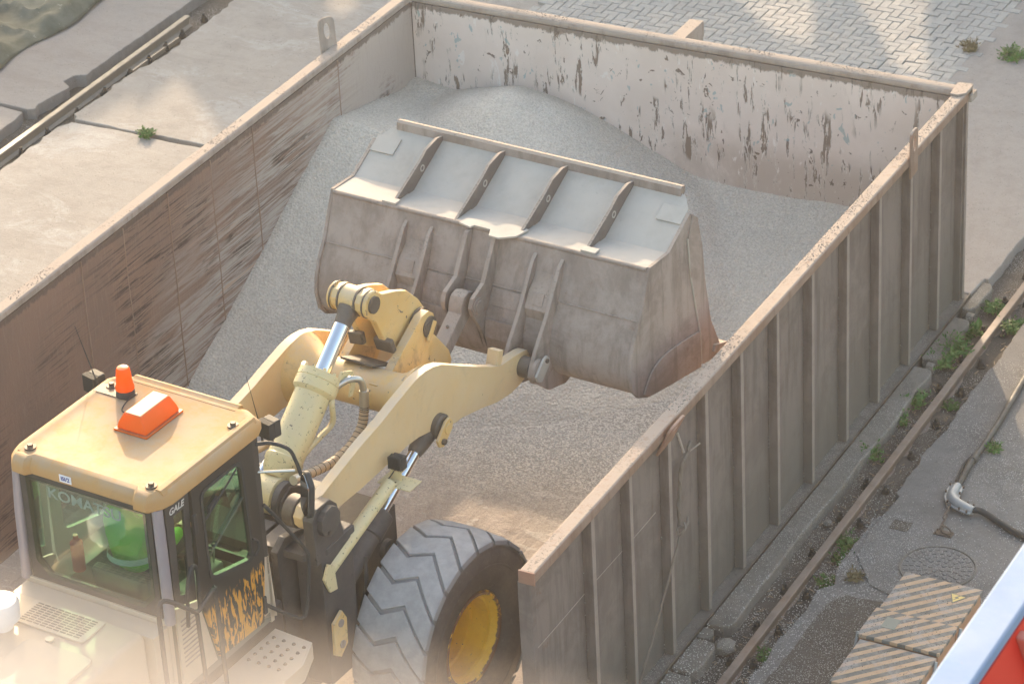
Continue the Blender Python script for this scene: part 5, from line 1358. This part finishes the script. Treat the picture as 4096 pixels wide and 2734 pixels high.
# ------------------------------------------------------------------ driver
def skin_body(name, verts, edges, radii, mat, parent, root=0, lv=2):
    me = bpy.data.meshes.new(name); me.from_pydata(verts, edges, []); me.materials.append(M_[mat])
    o = bpy.data.objects.new(name, me); COL.objects.link(o); o.parent = parent
    sk = o.modifiers.new('skin', 'SKIN'); 
    for i, r in enumerate(radii):
        me.skin_vertices[0].data[i].radius = (r, r) if not isinstance(r, tuple) else r
        me.skin_vertices[0].data[i].use_root = (i == root)
    ss = o.modifiers.new('sub', 'SUBSURF'); ss.levels = lv; ss.render_levels = lv
    for p in me.polygons: p.use_smooth = True
    return o
dv = thing('person', 'driver in a hi-vis green jacket seated in the loader cab, hand on the wheel', 'person', O + Vector((-.05, .004, .05)), TH)
V = [(.05, -2.12, 2.20), (.05, -2.15, 2.38), (.05, -2.15, 2.56), (.05, -2.12, 2.66), (.05, -2.11, 2.72),
     (.20, -2.13, 2.62), (.30, -2.06, 2.44), (.24, -1.86, 2.42),
     (-.10, -2.13, 2.62), (-.20, -2.06, 2.44), (-.12, -1.86, 2.42)]
Ed = [(0, 1), (1, 2), (2, 3), (3, 4), (2, 5), (5, 6), (6, 7), (2, 8), (8, 9), (9, 10)]
body = skin_body('jacket', V, Ed, [(.17, .13), (.17, .12), (.16, .11), .07, .055, .075, .055, .045, .075, .055, .045], 'hivis', dv)
V = [(.05, -2.12, 2.18), (.14, -1.98, 2.20), (.16, -1.68, 2.22), (.16, -1.62, 1.85), (.16, -1.54, 1.78), (-.04, -1.98, 2.20), (-.06, -1.68, 2.22), (-.06, -1.62, 1.85), (-.06, -1.54, 1.78)]
skin_body('trousers', V, [(0, 1), (1, 2), (2, 3), (3, 4), (0, 5), (5, 6), (6, 7), (7, 8)], [(.14, .11), .09, .075, .055, .04, .09, .075, .055, .04], 'trouser', dv)
bm = bmesh.new(); bmesh.ops.create_uvsphere(bm, u_segments=20, v_segments=14, radius=.1)
for v in bm.verts:
    v.co.z *= 1.22; v.co.x *= .82
    if v.co.y > .05 and abs(v.co.x) < .025 and -.05 < v.co.z < .02: v.co.y += .025
    if v.co.z < -.05: v.co.y += .012; v.co.x *= .85
me = bpy.data.meshes.new('head'); bm.to_mesh(me); bm.free(); me.materials.append(M_['skin'])
hd = bpy.data.objects.new('head', me); COL.objects.link(hd); hd.parent = dv; hd.location = (.05, -2.08, 2.86)
for p in me.polygons: p.use_smooth = True
bm = bmesh.new(); bmesh.ops.create_uvsphere(bm, u_segments=20, v_segments=14, radius=.106)
for v in bm.verts: v.co.z *= 1.2; v.co.x *= .85
bmesh.ops.delete(bm, geom=[v for v in bm.verts if v.co.y > .045 and v.co.z < .07 or v.co.z < -.05], context='VERTS')
me = bpy.data.meshes.new('hair'); bm.to_mesh(me); bm.free(); me.materials.append(M_['hair'])
ha = bpy.data.objects.new('hair', me); COL.objects.link(ha); ha.parent = hd
for p in me.polygons: p.use_smooth = True
for s in (-1, 1):
    MB().lathe([(0, .022), (.012, .024), (.016, .01)], (s*.080, 0, 0), (s, 0, 0), 12).build('ear', 'skin', hd)
    MB().lathe([(-.008, .002), (0, .009), (.006, .002)], (s*.03, .093, .012), (0, 1, 0), 10).build('eye', 'hair', hd)
def hand(hx, hy, hz, sgn):
    V = [(hx, hy, hz), (hx, hy+.05, hz+.005)]; Ed = [(0, 1)]; Rr = [(.028, .02), (.036, .016)]
    for k, (dx, ln) in enumerate(((-.028, .055), (-.010, .068), (.010, .064), (.028, .048))):
        i = len(V); V += [(hx+dx, hy+.085, hz+.004), (hx+dx*1.1, hy+.085+ln*.45, hz-.012), (hx+dx*1.1, hy+.085+ln*.5, hz-.045)]
        Ed += [(1, i), (i, i+1), (i+1, i+2)]; Rr += [.009, .0085, .007]
    i = len(V); V += [(hx-sgn*.042, hy+.035, hz-.006), (hx-sgn*.050, hy+.075, hz-.028)]; Ed += [(0, i), (i, i+1)]; Rr += [.011, .009]
    return skin_body('hand', V, Ed, Rr, 'skin', dv, 0, 1)
hand(.22, -1.85, 2.425, 1); hand(-.11, -1.85, 2.425, -1)
MB().lathe([(0, .182), (.045, .18), (.045, .178), (0, .18)], (.05, -2.14, 2.34), (0, .05, 1), 24, closed=True).build('reflective_band', 'reflective', dv).scale = (1, 1, 1)

# ------------------------------------------------------------------ red hopper with galvanised rim at the lower right
HX = 6.35; ZR = 9.0
dy = -24.9266
hp_ = thing('hopper', 'bright red hopper with a pale blue galvanised rim in the near lower right corner', 'hopper', (0, 0, 0))
# left wall of hopper: rim top at z 9
MB().bounds(HX-.0, HX+.125, -19.5, -12.0, ZR-.05, ZR).build('rim_rail', 'galv', hp_, bevel=.012)
MB().prism([(HX+.11, ZR-.051), (HX+.125, ZR-.051), (HX+.75, ZR-1.7), (HX+.735, ZR-1.7)], -19.4, -12.1, 'y').build('hopper_panel', 'red', hp_)
MB().prism([(HX+.126, ZR-.06), (HX+.16, ZR-.06), (HX+.80, ZR-1.7), (HX+.766, ZR-1.7)], -16.98, -16.93, 'y').build('panel_rib', 'redrib', hp_, bevel=.008)
MB().prism([(HX+.735, ZR-1.7), (HX+.75, ZR-1.7), (HX+1.2, ZR-1.7), (HX+1.2, ZR-1.72), (HX+.735, ZR-1.72)], -19.4, -12.1, 'y').build('hopper_floor', 'red', hp_)
for y in (-19.2, -12.3): MB().bounds(HX+1.2, HX+1.35, y, y+.15, -.05, ZR-1.7).build('hopper_leg', 'red', hp_, bevel=.01)

# ------------------------------------------------------------------ handrail of the gangway the picture is taken from (out of focus)
gw = thing('gangway_handrail', 'blurred cream white handrail tube close to the viewer at the bottom left', 'handrail', (0, 0, 0))
MB().cyl((8.4314, -25.0923, 14.8365), (9.9163, -24.5079, 14.4569), .0255, n=32).build('rail_tube', 'white_rail', gw)
for t in (.02, .98):
    p = Vector((8.4314, -25.0923, 14.8365)).lerp(Vector((9.9163, -24.5079, 14.4569)), t); MB().cyl(p, (p.x, p.y, p.z-1.1), .02, n=16).build('rail_post', 'white_rail', gw)

# ------------------------------------------------------------------ added wall north of the yard, outside the view, cut to shape its shadow
def sh(x, y, Y=12.0): return (x - .643*(Y-y), .445*(Y-y))
sky_ = [(-26, -.2), (-10.6, -.3), (-9.85, -.42), (-9.60, -.30), (-9.41, .68), (-9.2, .32), (-9.25, 1.22), (-8.17, .34), (-7.9, -.1), (-6, -.3), (3, -.2), (14, 0)]
# top edge of the added wall, projected along the sun from the wanted shadow
out = [sh(*p) for p in sky_]
poly = [(out[0][0], -.2)] + out + [(out[-1][0], -.2)]
holes = [[(-6.3, 6.35), (-4.5, 7.0), (-3.85, 5.4), (-3.25, 4.05), (-3.85, 4.2)], [(-4.25, 6.4), (-3.1, 7.1), (-2.5, 5.3), (-1.85, 3.75), (-2.3, 3.8), (-3.0, 4.8)], [(-8.9, 3.9), (-8.4, 3.6), (-8.45, 3.0), (-8.75, 3.1)]]  # openings shaped to let wedges of sun through
bm = bmesh.new(); edges = []; rings = []
loops = [poly] + [[sh(*p) for p in h] for h in holes]
for t in (12.0, 12.25):
    rr_ = []
    for lp in loops:
        vv = [bm.verts.new((p[0], t, p[1])) for p in lp]; rr_.append(vv)
    e = [bm.edges.new((vv[i], vv[(i+1) % len(vv)])) for vv in rr_ for i in range(len(vv))]
    bmesh.ops.triangle_fill(bm, use_beauty=True, edges=e); rings.append(rr_)
for A_, B_ in zip(rings[0], rings[1]):
    for i in range(len(A_)): bm.faces.new((A_[i], A_[(i+1) % len(A_)], B_[(i+1) % len(B_)], B_[i]))
bmesh.ops.recalc_face_normals(bm, faces=bm.faces)
me = bpy.data.meshes.new('shadow_wall'); bm.to_mesh(me); bm.free(); me.materials.append(M_['shade_wall'])
o = bpy.data.objects.new('shadow_wall', me); COL.objects.link(o)
tag(o, 'unseen grey wall beyond the yard, added and cut to cast shadows', 'shade_wall')

# ------------------------------------------------------------------ dusty air
hz = MB().bounds(-47, 47, -47, 47, -1.3, 15.6).build('haze', 'shade_wall', kind='stuff', smooth=False)
hm = bpy.data.materials.new('dusty_air'); hm.use_nodes = True; n = hm.node_tree.nodes; n.clear()
ou = n.new('ShaderNodeOutputMaterial'); pv = n.new('ShaderNodeVolumePrincipled')
pv.inputs['Color'].default_value = (.93, .91, .93, 1); pv.inputs['Density'].default_value = .0010; pv.inputs['Anisotropy'].default_value = .3
hm.node_tree.links.new(pv.outputs[0], ou.inputs['Volume'])
hz.data.materials.clear(); hz.data.materials.append(hm)
